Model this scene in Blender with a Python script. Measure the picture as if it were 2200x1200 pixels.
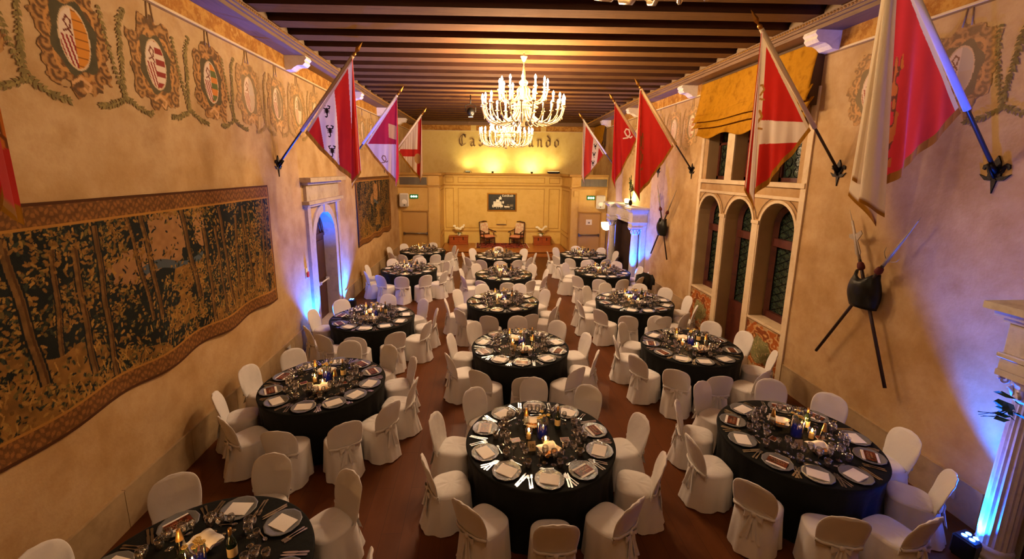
import bpy, bmesh, math, random
import numpy as np
from mathutils import Vector, Matrix

for o in list(bpy.data.objects):
    bpy.data.objects.remove(o, do_unlink=True)
S = bpy.context.scene
COL = S.collection
PI = math.pi
rnd = random.Random(7)

# ------------------------------------------------------------------ camera
FPX, PITCH, YAW, ROLL, CYO, CAMH = 930.09, .1931, .0738, -.0124, -54.6, 3.9784
def cam_axes():
    cp, sp, cy, sy, cr, sr = math.cos(PITCH), math.sin(PITCH), math.cos(YAW), math.sin(YAW), math.cos(ROLL), math.sin(ROLL)
    fwd = Vector((sy*cp, cy*cp, -sp)); right = Vector((cy, -sy, 0)); down = fwd.cross(right)
    return cr*right + sr*down, -sr*right + cr*down, fwd
_r, _d, _f = cam_axes()
cam_data = bpy.data.cameras.new('camera'); cam = bpy.data.objects.new('camera', cam_data); COL.objects.link(cam)
cam.matrix_world = Matrix(((_r.x, -_d.x, -_f.x, 0), (_r.y, -_d.y, -_f.y, 0), (_r.z, -_d.z, -_f.z, CAMH), (0, 0, 0, 1)))
cam_data.sensor_fit = 'HORIZONTAL'; cam_data.sensor_width = 36
cam_data.lens = FPX*36/2200; cam_data.shift_y = CYO/2200; cam_data.clip_start = .05; cam_data.clip_end = 100
S.camera = cam
# ------------------------------------------------------------------ world, exposure
w = bpy.data.worlds.new('world'); S.world = w; w.use_nodes = True
w.node_tree.nodes['Background'].inputs[0].default_value = (1, .72, .48, 1)
w.node_tree.nodes['Background'].inputs[1].default_value = .012
S.view_settings.view_transform = 'Standard'; S.view_settings.look = 'None'
S.view_settings.gamma = 1; S.view_settings.use_curve_mapping = False
S.view_settings.exposure = 0.0
S.cycles.max_bounces = 5; S.cycles.diffuse_bounces = 3; S.cycles.glossy_bounces = 2; S.cycles.transparent_max_bounces = 7
S.cycles.caustics_reflective = False; S.cycles.caustics_refractive = False; S.cycles.adaptive_threshold = .06; S.cycles.sample_clamp_indirect = 4
WARM = (1, .67, .40)
CH_POWER = 100.0        # one of the ten lit bulbs carrying the light of a chandelier
CANDLE_POWER = 2.5
BLUE = (.003, .10, 1)
BLUE_POWER = 2200.0
FLOOD_POWER = 105.0

# ------------------------------------------------------------------ room constants
XL, XR, SK = -3.934, 5.643, math.tan(-.0534)
def WL(y): return XL + max(0, y-15)*.035
def WR(y): return XR + max(0, y-15)*.035
def sk(x, y, z): return (x, y + x*SK, z)

# ------------------------------------------------------------------ helpers
def lin(h):
    h = h.lstrip('#'); c = [int(h[i:i+2], 16)/255 for i in (0, 2, 4)]
    return tuple(x/12.92 if x <= .04045 else ((x+.055)/1.055)**2.4 for x in c)
def mat(name, color, rough=.6, metal=0., noise=None, scale=8., bump=0., bscale=60., spec=.5, emit=None, estr=0., sheen=0., detail=6, stretch=None):
    m = bpy.data.materials.new(name); m.use_nodes = True; nt = m.node_tree; b = nt.nodes['Principled BSDF']
    if isinstance(color, str): color = lin(color)
    b.inputs['Base Color'].default_value = (*color, 1); b.inputs['Roughness'].default_value = rough; b.inputs['Metallic'].default_value = metal
    b.inputs['Specular IOR Level'].default_value = spec
    if sheen: b.inputs['Sheen Weight'].default_value = sheen
    tc = None
    def coords():
        nonlocal tc
        if tc is None:
            t = nt.nodes.new('ShaderNodeTexCoord'); tc = t.outputs['Object']
            if stretch:
                mp = nt.nodes.new('ShaderNodeMapping'); mp.inputs['Scale'].default_value = stretch
                nt.links.new(tc, mp.inputs[0]); tc = mp.outputs[0]
        return tc
    if noise is not None:
        n = nt.nodes.new('ShaderNodeTexNoise'); n.inputs['Scale'].default_value = scale; n.inputs['Detail'].default_value = detail
        n.inputs['Roughness'].default_value = .65
        nt.links.new(coords(), n.inputs['Vector'])
        r = nt.nodes.new('ShaderNodeValToRGB'); cols = [color] + [lin(x) if isinstance(x, str) else x for x in noise]
        pos = np.linspace(.3, .7, len(cols))
        while len(r.color_ramp.elements) < len(cols): r.color_ramp.elements.new(.5)
        for e, p, c in zip(r.color_ramp.elements, pos, cols): e.position = p; e.color = (*c, 1)
        nt.links.new(n.outputs['Fac'], r.inputs['Fac']); nt.links.new(r.outputs['Color'], b.inputs['Base Color'])
    if bump:
        n2 = nt.nodes.new('ShaderNodeTexNoise'); n2.inputs['Scale'].default_value = bscale; n2.inputs['Detail'].default_value = 4
        nt.links.new(coords(), n2.inputs['Vector'])
        bp = nt.nodes.new('ShaderNodeBump'); bp.inputs['Strength'].default_value = bump; bp.inputs['Distance'].default_value = .02
        nt.links.new(n2.outputs['Fac'], bp.inputs['Height']); nt.links.new(bp.outputs['Normal'], b.inputs['Normal'])
    if emit is not None:
        if isinstance(emit, str): emit = lin(emit)
        b.inputs['Emission Color'].default_value = (*emit, 1); b.inputs['Emission Strength'].default_value = estr
        m.cycles.emission_sampling = 'NONE'
    return m
def paint_mat(name, rough=.8, bump=0., bscale=200., sheen=0.):
    m = mat(name, (1, 1, 1), rough, bump=bump, bscale=bscale, sheen=sheen, spec=.2); nt = m.node_tree
    a = nt.nodes.new('ShaderNodeAttribute'); a.attribute_name = 'paint'
    nt.links.new(a.outputs['Color'], nt.nodes['Principled BSDF'].inputs['Base Color'])
    return m
def glass_mat(name, tint=(1, 1, 1), base=.1, rough=.03):
    m = bpy.data.materials.new(name); m.use_nodes = True; nt = m.node_tree; nt.nodes.clear()
    out = nt.nodes.new('ShaderNodeOutputMaterial'); mix = nt.nodes.new('ShaderNodeMixShader')
    tr = nt.nodes.new('ShaderNodeBsdfTransparent'); tr.inputs[0].default_value = (*tint, 1)
    gl = nt.nodes.new('ShaderNodeBsdfGlossy'); gl.inputs['Roughness'].default_value = rough
    lw = nt.nodes.new('ShaderNodeLayerWeight'); lw.inputs[0].default_value = .45
    mm = nt.nodes.new('ShaderNodeMath'); mm.operation = 'MULTIPLY_ADD'; mm.inputs[1].default_value = .6; mm.inputs[2].default_value = base
    nt.links.new(lw.outputs['Facing'], mm.inputs[0]); nt.links.new(mm.outputs[0], mix.inputs[0])
    nt.links.new(tr.outputs[0], mix.inputs[1]); nt.links.new(gl.outputs[0], mix.inputs[2]); nt.links.new(mix.outputs[0], out.inputs[0])
    return m

class MB:
    def __init__(s): s.v = []; s.f = []; s.m = []; s.sm = []
    def add(s, vs, fs, m=0, smooth=False, T=None):
        k = len(s.v)
        s.v += [tuple(T @ Vector(p)) for p in vs] if T is not None else [tuple(p) for p in vs]
        s.f += [tuple(i+k for i in f) for f in fs]; s.m += [m]*len(fs); s.sm += [smooth]*len(fs)
        return s
    def box(s, a, b, m=0, T=None, fn=None):
        x0, y0, z0 = a; x1, y1, z1 = b
        vs = [(x0, y0, z0), (x1, y0, z0), (x1, y1, z0), (x0, y1, z0), (x0, y0, z1), (x1, y0, z1), (x1, y1, z1), (x0, y1, z1)]
        if fn: vs = [fn(*p) for p in vs]
        return s.add(vs, [(3, 2, 1, 0), (4, 5, 6, 7), (0, 1, 5, 4), (1, 2, 6, 5), (2, 3, 7, 6), (3, 0, 4, 7)], m, False, T)
    def bbox(s, a, b, r=.01, m=0, T=None):      # box with chamfered edges
        x0, y0, z0 = a; x1, y1, z1 = b; vs = []; 
        for (z, q) in ((z0, r), (z0+r, 0), (z1-r, 0), (z1, r)):
            xa, xb, ya, yb = x0+q, x1-q, y0+q, y1-q
            vs += [(xa+r, ya, z), (xb-r, ya, z), (xb, ya+r, z), (xb, yb-r, z), (xb-r, yb, z), (xa+r, yb, z), (xa, yb-r, z), (xa, ya+r, z)]
        fs = [tuple(range(7, -1, -1)), tuple(range(24, 32))]
        for k in range(3):
            for i in range(8): j = (i+1) % 8; fs.append((k*8+i, k*8+j, k*8+8+j, k*8+8+i))
        return s.add(vs, fs, m, False, T)
    def lathe(s, prof, n=16, m=0, smooth=True, T=None, cap=True):
        vs = []; fs = []
        for (r, z) in prof:
            for i in range(n): a = 2*PI*i/n; vs.append((r*math.cos(a), r*math.sin(a), z))
        for k in range(len(prof)-1):
            for i in range(n): j = (i+1) % n; fs.append((k*n+i, k*n+j, k*n+n+j, k*n+n+i))
        if cap: fs.append(tuple(range(n-1, -1, -1))); fs.append(tuple(range((len(prof)-1)*n, len(prof)*n)))
        return s.add(vs, fs, m, smooth, T)
    def tube(s, pts, r, n=6, m=0, smooth=True, T=None, closed=False):
        pts = [Vector(p) for p in pts]; k = len(pts); rr = r if isinstance(r, (list, tuple)) else [r]*k
        vs = []; fs = []; up = None
        for i, p in enumerate(pts):
            if closed: t = (pts[(i+1) % k]-pts[i-1])
            else: t = pts[min(i+1, k-1)]-pts[max(i-1, 0)]
            t = t.normalized() if t.length > 1e-9 else Vector((0, 0, 1))
            if up is None:
                up = Vector((0, 0, 1)) if abs(t.z) < .9 else Vector((1, 0, 0))
            a = t.cross(up)
            a = a.normalized() if a.length > 1e-6 else t.orthogonal().normalized(); b = a.cross(t).normalized(); up = b
            for q in range(n): g = 2*PI*q/n; vs.append(p + rr[i]*(math.cos(g)*a + math.sin(g)*b))
        for i in range(k if closed else k-1):
            for q in range(n): j = (q+1) % n; i2 = (i+1) % k; fs.append((i*n+q, i*n+j, i2*n+j, i2*n+q))
        if not closed: fs.append(tuple(range(n-1, -1, -1))); fs.append(tuple(range((k-1)*n, k*n)))
        return s.add(vs, fs, m, smooth, T)
    def prism(s, poly, z0, z1, m=0, T=None, smooth=False):   # polygon in xy, convex or mildly concave
        n = len(poly); vs = [(x, y, z0) for x, y in poly] + [(x, y, z1) for x, y in poly]
        fs = [tuple(range(n-1, -1, -1)), tuple(range(n, 2*n))] + [(i, (i+1) % n, n+(i+1) % n, n+i) for i in range(n)]
        return s.add(vs, fs, m, smooth, T)
    def sphere(s, c, r, n=10, k=6, m=0, T=None):
        if not isinstance(r, (tuple, list)): r = (r, r, r)
        vs = []; fs = []
        for i in range(k+1):
            a = PI*i/k
            for j in range(n): b = 2*PI*j/n; vs.append((c[0]+r[0]*math.sin(a)*math.cos(b), c[1]+r[1]*math.sin(a)*math.sin(b), c[2]+r[2]*math.cos(a)))
        for i in range(k):
            for j in range(n): q = (j+1) % n; fs.append((i*n+j, i*n+n+j, i*n+n+q, i*n+q))
        return s.add(vs, fs, m, True, T)
    def grid(s, fn, nu, nv, m=0, smooth=True, cu=False):
        vs = [fn(i/nu, j/nv) for j in range(nv+1) for i in range(nu+1)]
        fs = [(j*(nu+1)+i, j*(nu+1)+i+1, (j+1)*(nu+1)+i+1, (j+1)*(nu+1)+i) for j in range(nv) for i in range(nu)]
        return s.add(vs, fs, m, smooth)
    def mesh(s, name, mats):
        me = bpy.data.meshes.new(name); me.from_pydata(s.v, [], s.f)
        for m in (mats if isinstance(mats, (list, tuple)) else [mats]): me.materials.append(m)
        me.polygons.foreach_set('material_index', s.m); me.polygons.foreach_set('use_smooth', s.sm); me.update()
        return me
def link(name, me, parent=None, loc=(0, 0, 0), rot=(0, 0, 0), scale=None):
    o = bpy.data.objects.new(name, me); COL.objects.link(o); o.location = loc; o.rotation_euler = rot
    if scale: o.scale = scale
    if parent is not None: o.parent = parent
    return o
def obj(name, mb, mats, parent=None, **k): return link(name, mb.mesh(name, mats), parent, **k)
def tag(o, label, cat, group=None):
    o['label'] = label; o['category'] = cat
    if group: o['group'] = group
    return o
def thing(name, label, cat, loc=(0, 0, 0), rz=0, group=None):
    o = link(name, None, None, loc, (0, 0, rz)); o.empty_display_size = .05
    return tag(o, label, cat, group)
def struct(o): o['kind'] = 'structure'; return o
def stuff(o): o['kind'] = 'stuff'; return o
def light(name, kind, parent, loc, color, power, size=.03, target=None, angle=1.0, blend=.6):
    d = bpy.data.lights.new(name, kind); d.color = color; d.energy = power
    d.shadow_soft_size = size
    if kind == 'SPOT': d.spot_size = angle; d.spot_blend = blend
    o = bpy.data.objects.new(name, d); COL.objects.link(o); o.location = loc
    if target is not None: o.rotation_euler = (Vector(target)-Vector(loc)).to_track_quat('-Z', 'Y').to_euler()
    if parent is not None: o.parent = parent
    return o
def painted(name, P, C, mats, keep=None, parent=None, smooth=True):
    """P (nv,nu,3) points, C (nv,nu,3) linear colours, keep (nv-1,nu-1) bool of faces"""
    nv, nu = P.shape[:2]; idx = np.arange(nv*nu).reshape(nv, nu)
    q = np.stack([idx[:-1, :-1], idx[:-1, 1:], idx[1:, 1:], idx[1:, :-1]], -1)
    q = q[keep] if keep is not None else q.reshape(-1, 4)
    used = np.unique(q); rem = np.full(nv*nu, -1); rem[used] = np.arange(len(used)); q = rem[q]
    V = P.reshape(-1, 3)[used]; CC = C.reshape(-1, 3)[used]
    me = bpy.data.meshes.new(name); me.vertices.add(len(V)); me.vertices.foreach_set('co', V.astype(np.float32).ravel())
    me.loops.add(len(q)*4); me.loops.foreach_set('vertex_index', q.astype(np.int32).ravel())
    me.polygons.add(len(q)); me.polygons.foreach_set('loop_start', np.arange(0, len(q)*4, 4, dtype=np.int32))
    me.polygons.foreach_set('use_smooth', np.full(len(q), smooth))
    me.update(calc_edges=True); me.validate()
    at = me.color_attributes.new('paint', 'FLOAT_COLOR', 'POINT')
    at.data.foreach_set('color', np.concatenate([CC, np.ones((len(CC), 1))], 1).astype(np.float32).ravel())
    me.materials.append(mats)
    return link(name, me, parent)
def L3(h): return np.array(lin(h))
def segdist(x, y, pts):
    d = np.full(np.broadcast(x, y).shape, 9.)
    for (x0, y0), (x1, y1) in zip(pts[:-1], pts[1:]):
        dx, dy = x1-x0, y1-y0; t = np.clip(((x-x0)*dx+(y-y0)*dy)/(dx*dx+dy*dy+1e-12), 0, 1)
        d = np.minimum(d, np.hypot(x-x0-t*dx, y-y0-t*dy))
    return d
def vnoise(shape, cells, seed):
    g = np.random.default_rng(seed).random((cells[0]+2, cells[1]+2)); ny, nx = shape
    y = np.linspace(0, cells[0], ny)[:, None]; x = np.linspace(0, cells[1], nx)[None, :]
    iy = y.astype(int); ix = x.astype(int); fy = y-iy; fx = x-ix; fy = fy*fy*(3-2*fy); fx = fx*fx*(3-2*fx)
    return (g[iy, ix]*(1-fx)+g[iy, ix+1]*fx)*(1-fy)+(g[iy+1, ix]*(1-fx)+g[iy+1, ix+1]*fx)*fy

# ------------------------------------------------------------------ materials
M_plaster = mat('plaster', '#a57f4e', .85, noise=['#b69362', '#c6a677', '#ae8958'], scale=1.0, bump=.12, bscale=30, spec=.15, detail=8)
M_backwall = mat('back_plaster', '#d9bd72', .85, noise=['#e2c982', '#d6b86c'], scale=1.2, bump=.1, bscale=30, spec=.15)
M_portal = mat('portal_plaster', '#cfa85c', .7, noise=['#d8b369', '#c9a052'], scale=1.5, spec=.2)
M_portal2 = mat('portal_mould', '#b98f4c', .7, spec=.2)
M_stone = mat('dado_stone', '#a98f68', .75, noise=['#b89d74', '#9a8059'], scale=2.2, bump=.1, bscale=25, spec=.2)
M_white_stone = mat('white_stone', '#e3d8cc', .65, noise=['#efe6da', '#d6cabb'], scale=6, spec=.3)
M_frame_stone = mat('frame_stone', '#d6bd92', .75, noise=['#dfc9a2', '#ccb183'], scale=3, spec=.2)
M_door_stone = mat('door_stone', '#b3a08c', .7, noise=['#bfae9b', '#a69280'], scale=4, spec=.25)
M_frieze = mat('frieze_ochre', '#b0762e', .8, noise=['#c6964c', '#a0682a', '#cda65e'], scale=4.5, spec=.15, detail=10)
M_rail = mat('rail_cream', '#d8c193', .6)
M_railline = mat('rail_line', '#7a5a36', .7)
M_beamshade = mat('joist_side_shade', '#3a2112', .7, noise=['#452817', '#2f1a0e'], scale=6, stretch=(.3, 6, 6), spec=.2)  # joist wood darkened for the side faces: shade put into the colour
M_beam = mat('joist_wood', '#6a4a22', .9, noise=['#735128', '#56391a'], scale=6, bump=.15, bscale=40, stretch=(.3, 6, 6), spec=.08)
M_board = mat('ceiling_board', '#4a2a18', .7, noise=['#5a3420', '#3e2214'], scale=6, stretch=(.3, 4, 4))
M_block = mat('joist_block_wood', '#8a7250', .7)
M_plate = mat('plate_wood', '#6f5138', .6, noise=['#80603f', '#5e432e'], scale=5, stretch=(6, .4, 6))
M_gold = mat('gold_bead', '#d6a24c', .35, metal=.6)
M_floor = None
M_cover = mat('chair_cover', '#e6e1da', .85, bump=.25, bscale=9, spec=.15, sheen=.3)
M_cloth = mat('black_cloth', (.006, .007, .006), .8, bump=.2, bscale=20, spec=.15, sheen=.02)
M_napkin = mat('napkin', '#f6f0e6', .9, bump=.1, bscale=120, spec=.1)
M_silver = mat('silver', (.48, .51, .54), .25, metal=1.)
M_plate_glass = mat('charger_glass', (.24, .27, .29), .12, metal=.35, bump=.25, bscale=90, spec=.8)
M_plate_silver = mat('charger_silver', (.48, .54, .60), .14, metal=.9, bump=.9, bscale=70)
M_glass = glass_mat('clear_glass', base=.26, rough=.07)
M_green_glass = mat('wine_bottle', (.01, .02, .008), .06, spec=.9)
M_water = glass_mat('water_bottle', (.82, .86, .84), .16)
M_foil = mat('bottle_foil', '#c79a5a', .3, metal=.7)
M_menu = mat('menu_card', '#3a1a0c', .35, noise=['#1c0c07', '#7a2e0e', '#2a120a'], scale=26, spec=.5)
M_menutext = mat('menu_script', '#e8c49a', .6)
M_card = mat('card_paper', '#d8bd88', .8)
M_ink = mat('ink', '#2a1a0c', .7)
M_candle = mat('candle_wax', '#f3d9a0', .5, emit='#ff9a3c', estr=1.2)
M_flame = mat('flame', '#ffd080', .5, emit='#ffc060', estr=30)
M_blueglass = mat('blue_water', '#2436b8', .1, spec=.8, emit='#2a3fe0', estr=.12)
M_flower = mat('yellow_flower', '#e2c06a', .8); M_leaf = mat('leaf', '#3d5a24', .6)
M_bread = mat('bread', '#b0702c', .8, noise=['#c98f48'], scale=30)
M_iron = mat('iron', '#1d1712', .45, metal=.7, bump=.2, bscale=50)
M_shaft = mat('dark_shaft', '#2c160b', .5)
M_steel = mat('old_steel', '#a89a86', .45, metal=.4, bump=.2, bscale=40)
M_armour = mat('armour', '#2a2a26', .4, metal=.8, bump=.15, bscale=20)
M_tassel = mat('tassel_red', '#5a1a14', .8)
M_pole = mat('flag_pole', '#3a2a22', .4)
M_finial = mat('finial_gold', '#a8762e', .35, metal=.8)
M_fabric = paint_mat('flag_cloth', .8, bump=.1, bscale=150, sheen=.2)
def translucent(m, f):
    nt = m.node_tree; b = nt.nodes['Principled BSDF']; out = [n for n in nt.nodes if n.type == 'OUTPUT_MATERIAL'][0]
    tr = nt.nodes.new('ShaderNodeBsdfTranslucent'); mx = nt.nodes.new('ShaderNodeMixShader'); mx.inputs[0].default_value = f
    src = b.inputs['Base Color'].links[0].from_socket; nt.links.new(src, tr.inputs[0]); nt.links.new(b.outputs[0], mx.inputs[1]); nt.links.new(tr.outputs[0], mx.inputs[2]); nt.links.new(mx.outputs[0], out.inputs[0])
translucent(M_fabric, .5)
M_tap = paint_mat('tapestry_weave', .95, bump=.35, bscale=160)
M_fresco = paint_mat('fresco_paint', .85)
M_doorwood = mat('dark_door_wood', '#3d2216', .45, noise=['#4d2c1c', '#2f1a10'], scale=5, stretch=(8, 8, .5))
M_winwood = mat('window_wood', '#4a1f12', .5, noise=['#5a2817', '#3a170d'], scale=6)
M_pane = mat('old_glass', '#28352a', .25, noise=['#1b2620', '#3a4a36', '#20301f'], scale=14, bump=.4, bscale=22, spec=.7)
M_lead = mat('lead', '#20201c', .5, metal=.6)
M_shade = mat('gold_shade', '#a06c08', .8, noise=['#b07c14', '#8c5c04'], scale=5, bump=.3, bscale=12, spec=.1)
M_shadedark = mat('shade_trim', '#4a3010', .7)
M_whiteplastic = mat('white_plastic', '#e9e4da', .5); M_greyplastic = mat('grey_plastic', '#b9b3a6', .6); M_blackplastic = mat('black_plastic', '#141416', .4)
M_grille = mat('vent_grille', '#6e685c', .5, metal=.3)
M_steelbar = mat('steel_bar', '#8a8478', .3, metal=.9)
M_exit = mat('exit_green', '#0d6b3a', .5, emit='#0d6b3a', estr=.4); M_exitw = mat('exit_white', '#f4fff6', .5, emit='#eaffd8', estr=3.)
M_doorpaint = mat('door_paint', '#c39a54', .55)
M_letter = mat('letter_brown', '#6b4a22', .6)
M_stage = mat('stage_wood', '#9a5a24', .3, noise=['#a8672e', '#8a4d1c'], scale=4, stretch=(.6, 5, 5), spec=.6)
M_chest = mat('chest_wood', '#8a3f16', .35, noise=['#9c4c1e', '#742f0f'], scale=5, stretch=(1, 6, 6), spec=.5)
M_walnut = mat('walnut', '#3f2010', .35)
M_uphol = mat('upholstery', '#d9c4a4', .9, noise=['#dccbae', '#c9907a', '#e0d2b8'], scale=9)
M_seatfab = mat('seat_fabric', '#c8714e', .9, noise=['#d98a66', '#d6b08e'], scale=14)
M_frame_gold = mat('picture_frame', '#a87426', .35, metal=.7)
M_white = mat('plain_white', '#efe9dd', .6)
M_bulb = mat('bulb_lit', '#fff2d8', .4, emit='#ffe2b0', estr=45.)
M_bulb_off = mat('bulb_unlit', '#f2e8d4', .2)
M_sleeve = mat('candle_sleeve', '#fff6e6', .5, emit='#ffe6c0', estr=1.2)
M_arm = mat('chandelier_arm', '#e2c894', .25, metal=.3, spec=.8)
M_lampglass = mat('lamp_bowl', '#fff3dd', .5, emit='#ffdf9a', estr=5.)
M_led = mat('led_lens', '#4060ff', .2, emit='#3a6cff', estr=25.)
M_red = mat('alarm_red', '#c0302a', .4)
M_fire = mat('fireplace_stone', '#c9c0b4', .6, noise=['#d8d0c4', '#b9afa2'], scale=5, spec=.3)
M_hearth = mat('hearth_dark', '#2a1710', .8, noise=['#3a2116'], scale=6)
M_jacket = mat('black_jacket', '#0b0a0a', .8, bump=.4, bscale=25)
M_petal = mat('orchid_petal', '#f2ead8', .6)
# ================================================================== THE SETTING
def floor_material():
    m = mat('floor_wood', '#6a3414', .42, spec=.25); nt = m.node_tree; b = nt.nodes['Principled BSDF']
    tc = nt.nodes.new('ShaderNodeTexCoord'); br = nt.nodes.new('ShaderNodeTexBrick')
    mp = nt.nodes.new('ShaderNodeMapping'); mp.inputs['Rotation'].default_value = (0, 0, PI/2)
    br.inputs['Scale'].default_value = 1; br.inputs['Brick Width'].default_value = 1.4; br.inputs['Row Height'].default_value = .22
    br.inputs['Mortar Size'].default_value = .003; br.inputs['Color1'].default_value = (*lin('#67370e'), 1); br.inputs['Color2'].default_value = (*lin('#61330c'), 1)
    br.inputs['Mortar'].default_value = (*lin('#4c2809'), 1)
    ns = nt.nodes.new('ShaderNodeTexNoise'); ns.inputs['Scale'].default_value = 3; ns.inputs['Detail'].default_value = 8
    mp2 = nt.nodes.new('ShaderNodeMapping'); mp2.inputs['Scale'].default_value = (5, .7, 1)
    mx = nt.nodes.new('ShaderNodeMixRGB'); mx.blend_type = 'MULTIPLY'; mx.inputs[0].default_value = .55
    rp = nt.nodes.new('ShaderNodeValToRGB'); rp.color_ramp.elements[0].color = (.55, .5, .45, 1); rp.color_ramp.elements[1].color = (1.15, 1.1, 1.05, 1)
    nt.links.new(tc.outputs['Object'], mp.inputs[0]); nt.links.new(mp.outputs[0], br.inputs[0]); nt.links.new(tc.outputs['Object'], mp2.inputs[0])
    nt.links.new(mp2.outputs[0], ns.inputs[0]); nt.links.new(ns.outputs['Fac'], rp.inputs[0]); nt.links.new(br.outputs['Color'], mx.inputs[1])
    nt.links.new(rp.outputs[0], mx.inputs[2]); nt.links.new(mx.outputs[0], b.inputs['Base Color'])
    return m
M_floor = floor_material()
Y0, Y1 = -2.0, 24.6
floor = struct(obj('floor', MB().box((-5.2, Y0-.3, -.2), (7.0, Y1, 0)), M_floor))
ceiling = struct(obj('ceiling', MB().box((-4.4, Y0-.3, 6.64), (6.4, Y1, 6.8)), M_board))

def wall_mesh(name, outline, holes, depth, X, outward, mats, parent=None):
    """wall in the plane x=X, coordinates (y,z); holes get reveals going outward"""
    bm = bmesh.new(); edges = []; loops = []
    for lp in [outline]+holes:
        vs = [bm.verts.new((X, y, z)) for y, z in lp]; loops.append(vs)
        for i in range(len(vs)): edges.append(bm.edges.new((vs[i], vs[(i+1) % len(vs)])))
    bmesh.ops.triangle_fill(bm, use_beauty=True, use_dissolve=False, edges=edges, normal=(-outward, 0, 0))
    for f in bm.faces: f.normal_update()
    for f in list(bm.faces):
        if f.normal.x*outward > 0: f.normal_flip()
    for vs in loops[1:]:
        back = [bm.verts.new((X+outward*depth, v.co.y, v.co.z)) for v in vs]
        for i in range(len(vs)):
            j = (i+1) % len(vs); f = bm.faces.new((vs[i], vs[j], back[j], back[i])); f.material_index = 1
    # outer leaf gives the wall thickness
    vs = loops[0]; back = [bm.verts.new((X+outward*.5, v.co.y, v.co.z)) for v in vs]
    for i in range(len(vs)):
        j = (i+1) % len(vs); bm.faces.new((vs[i], vs[j], back[j], back[i]))
    me = bpy.data.meshes.new(name); bm.to_mesh(me); bm.free()
    for m in mats: me.materials.append(m)
    return link(name, me, parent)
def arch(c, hw, z0, zs, n=12):
    """opening, semicircular head"""
    return [(c-hw, z0), (c+hw, z0)] + [(c+hw*math.cos(PI*i/n), zs+hw*math.sin(PI*i/n)) for i in range(n+1)]
WH = 6.66
DC, DHW, DZS = 11.12, .70, 2.2
M_reveal = mat('reveal_plaster', '#a58a62', .8, noise=['#b3976c'], scale=2)
wall_left = struct(wall_mesh('wall_left', [(Y0, -.05), (15, -.05), (15, WH), (Y0, WH)], [arch(DC, DHW, .005, DZS)], .34, XL, -1, [M_plaster, M_door_stone]))
AC, AHW = (10.31, 9.07, 7.83), .5
holes = [arch(AC[0], AHW, 1.03, 2.91), arch(AC[1], AHW, .005, 2.91), arch(AC[2], AHW, 1.03, 2.91)]
UW = [(9.78, 10.66), (8.62, 9.5), (7.46, 8.34)]
holes += [[(a, 3.8), (b, 3.8), (b, 5.3), (a, 5.3)] for a, b in UW]
wall_right = struct(wall_mesh('wall_right', [(Y0, -.05), (15, -.05), (15, WH), (Y0, WH)], holes, .40, XR, 1, [M_plaster, M_reveal]))
def far_piece(side, name, parent):
    W = WL if side < 0 else WR; s = side
    mb = MB(); a, b = W(15), W(Y1)
    vs = [(a, 15, -.05), (b, Y1, -.05), (b, Y1, WH), (a, 15, WH), (a+s*.5, 15, -.05), (b+s*.5, Y1, -.05), (b+s*.5, Y1, WH), (a+s*.5, 15, WH)]
    mb.add(vs, [(0, 1, 2, 3), (7, 6, 5, 4), (0, 4, 5, 1), (3, 2, 6, 7), (1, 5, 6, 2), (0, 3, 7, 4)])
    return obj(name, mb, M_plaster, parent)
far_piece(-1, 'far_segment', wall_left); far_piece(1, 'far_segment', wall_right)
wall_near = struct(obj('wall_near', MB().box((-4.6, Y0-.3, -.05), (6.4, Y0, WH)), M_plaster))

def along(side, a, b, off0, off1, z0, z1, mb, m=0):
    """box along a side wall from y=a..b, standing off0..off1 from the wall face"""
    W = WL if side < 0 else WR
    cuts = [a]+([15] if a < 15 < b else [])+[b]
    for p, q in zip(cuts[:-1], cuts[1:]):
        vs = []
        for z in (z0, z1):
            for (y, o) in ((p, off0), (q, off0), (q, off1), (p, off1)): vs.append((W(y)-side*o, y, z))
        fs = [(3, 2, 1, 0), (4, 5, 6, 7), (0, 1, 5, 4), (1, 2, 6, 5), (2, 3, 7, 6), (3, 0, 4, 7)]
        mb.add(vs, fs, m)
    return mb
for side, wl in ((-1, wall_left), (1, wall_right)):
    # picture rail, its painted line, frieze
    spans = [(Y0, 24.2)]
    for a, b in spans:
        obj('picture_rail', along(side, a, b, 0, .02, 5.885, 5.915, MB()), M_rail, wl)
        obj('rail_line', along(side, a, b, 0, .008, 5.862, 5.885, MB()), M_railline, wl)
        obj('frieze', along(side, a, b, 0, .006, 5.915, 6.17, MB()), M_frieze, wl)
    # wall plate carrying the joists: plank, fascia, bead
    obj('wall_plate', along(side, Y0, 23.6, 0, .40, 6.17, 6.23, MB()), M_plate, wl)
    fb = along(side, Y0, 23.6, .0, .44, 6.23, 6.27, MB()); along(side, Y0, 23.6, 0, .47, 6.27, 6.34, fb)
    obj('cornice', fb, M_plate, wl)
    bd = MB(); W = WL if side < 0 else WR
    y = 4.5
    while y < 23.4:
        x = W(y)-side*.475; r = .018
        bd.add([(x+r, y, 6.30), (x-r, y, 6.30), (x, y+.026, 6.30), (x, y-.026, 6.30), (x, y, 6.322), (x, y, 6.278)],
               [(0, 2, 4), (2, 1, 4), (1, 3, 4), (3, 0, 4), (2, 0, 5), (1, 2, 5), (3, 1, 5), (0, 3, 5)]); y += .062
    stuff(obj('bead_moulding', bd, M_gold, wl))
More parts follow.
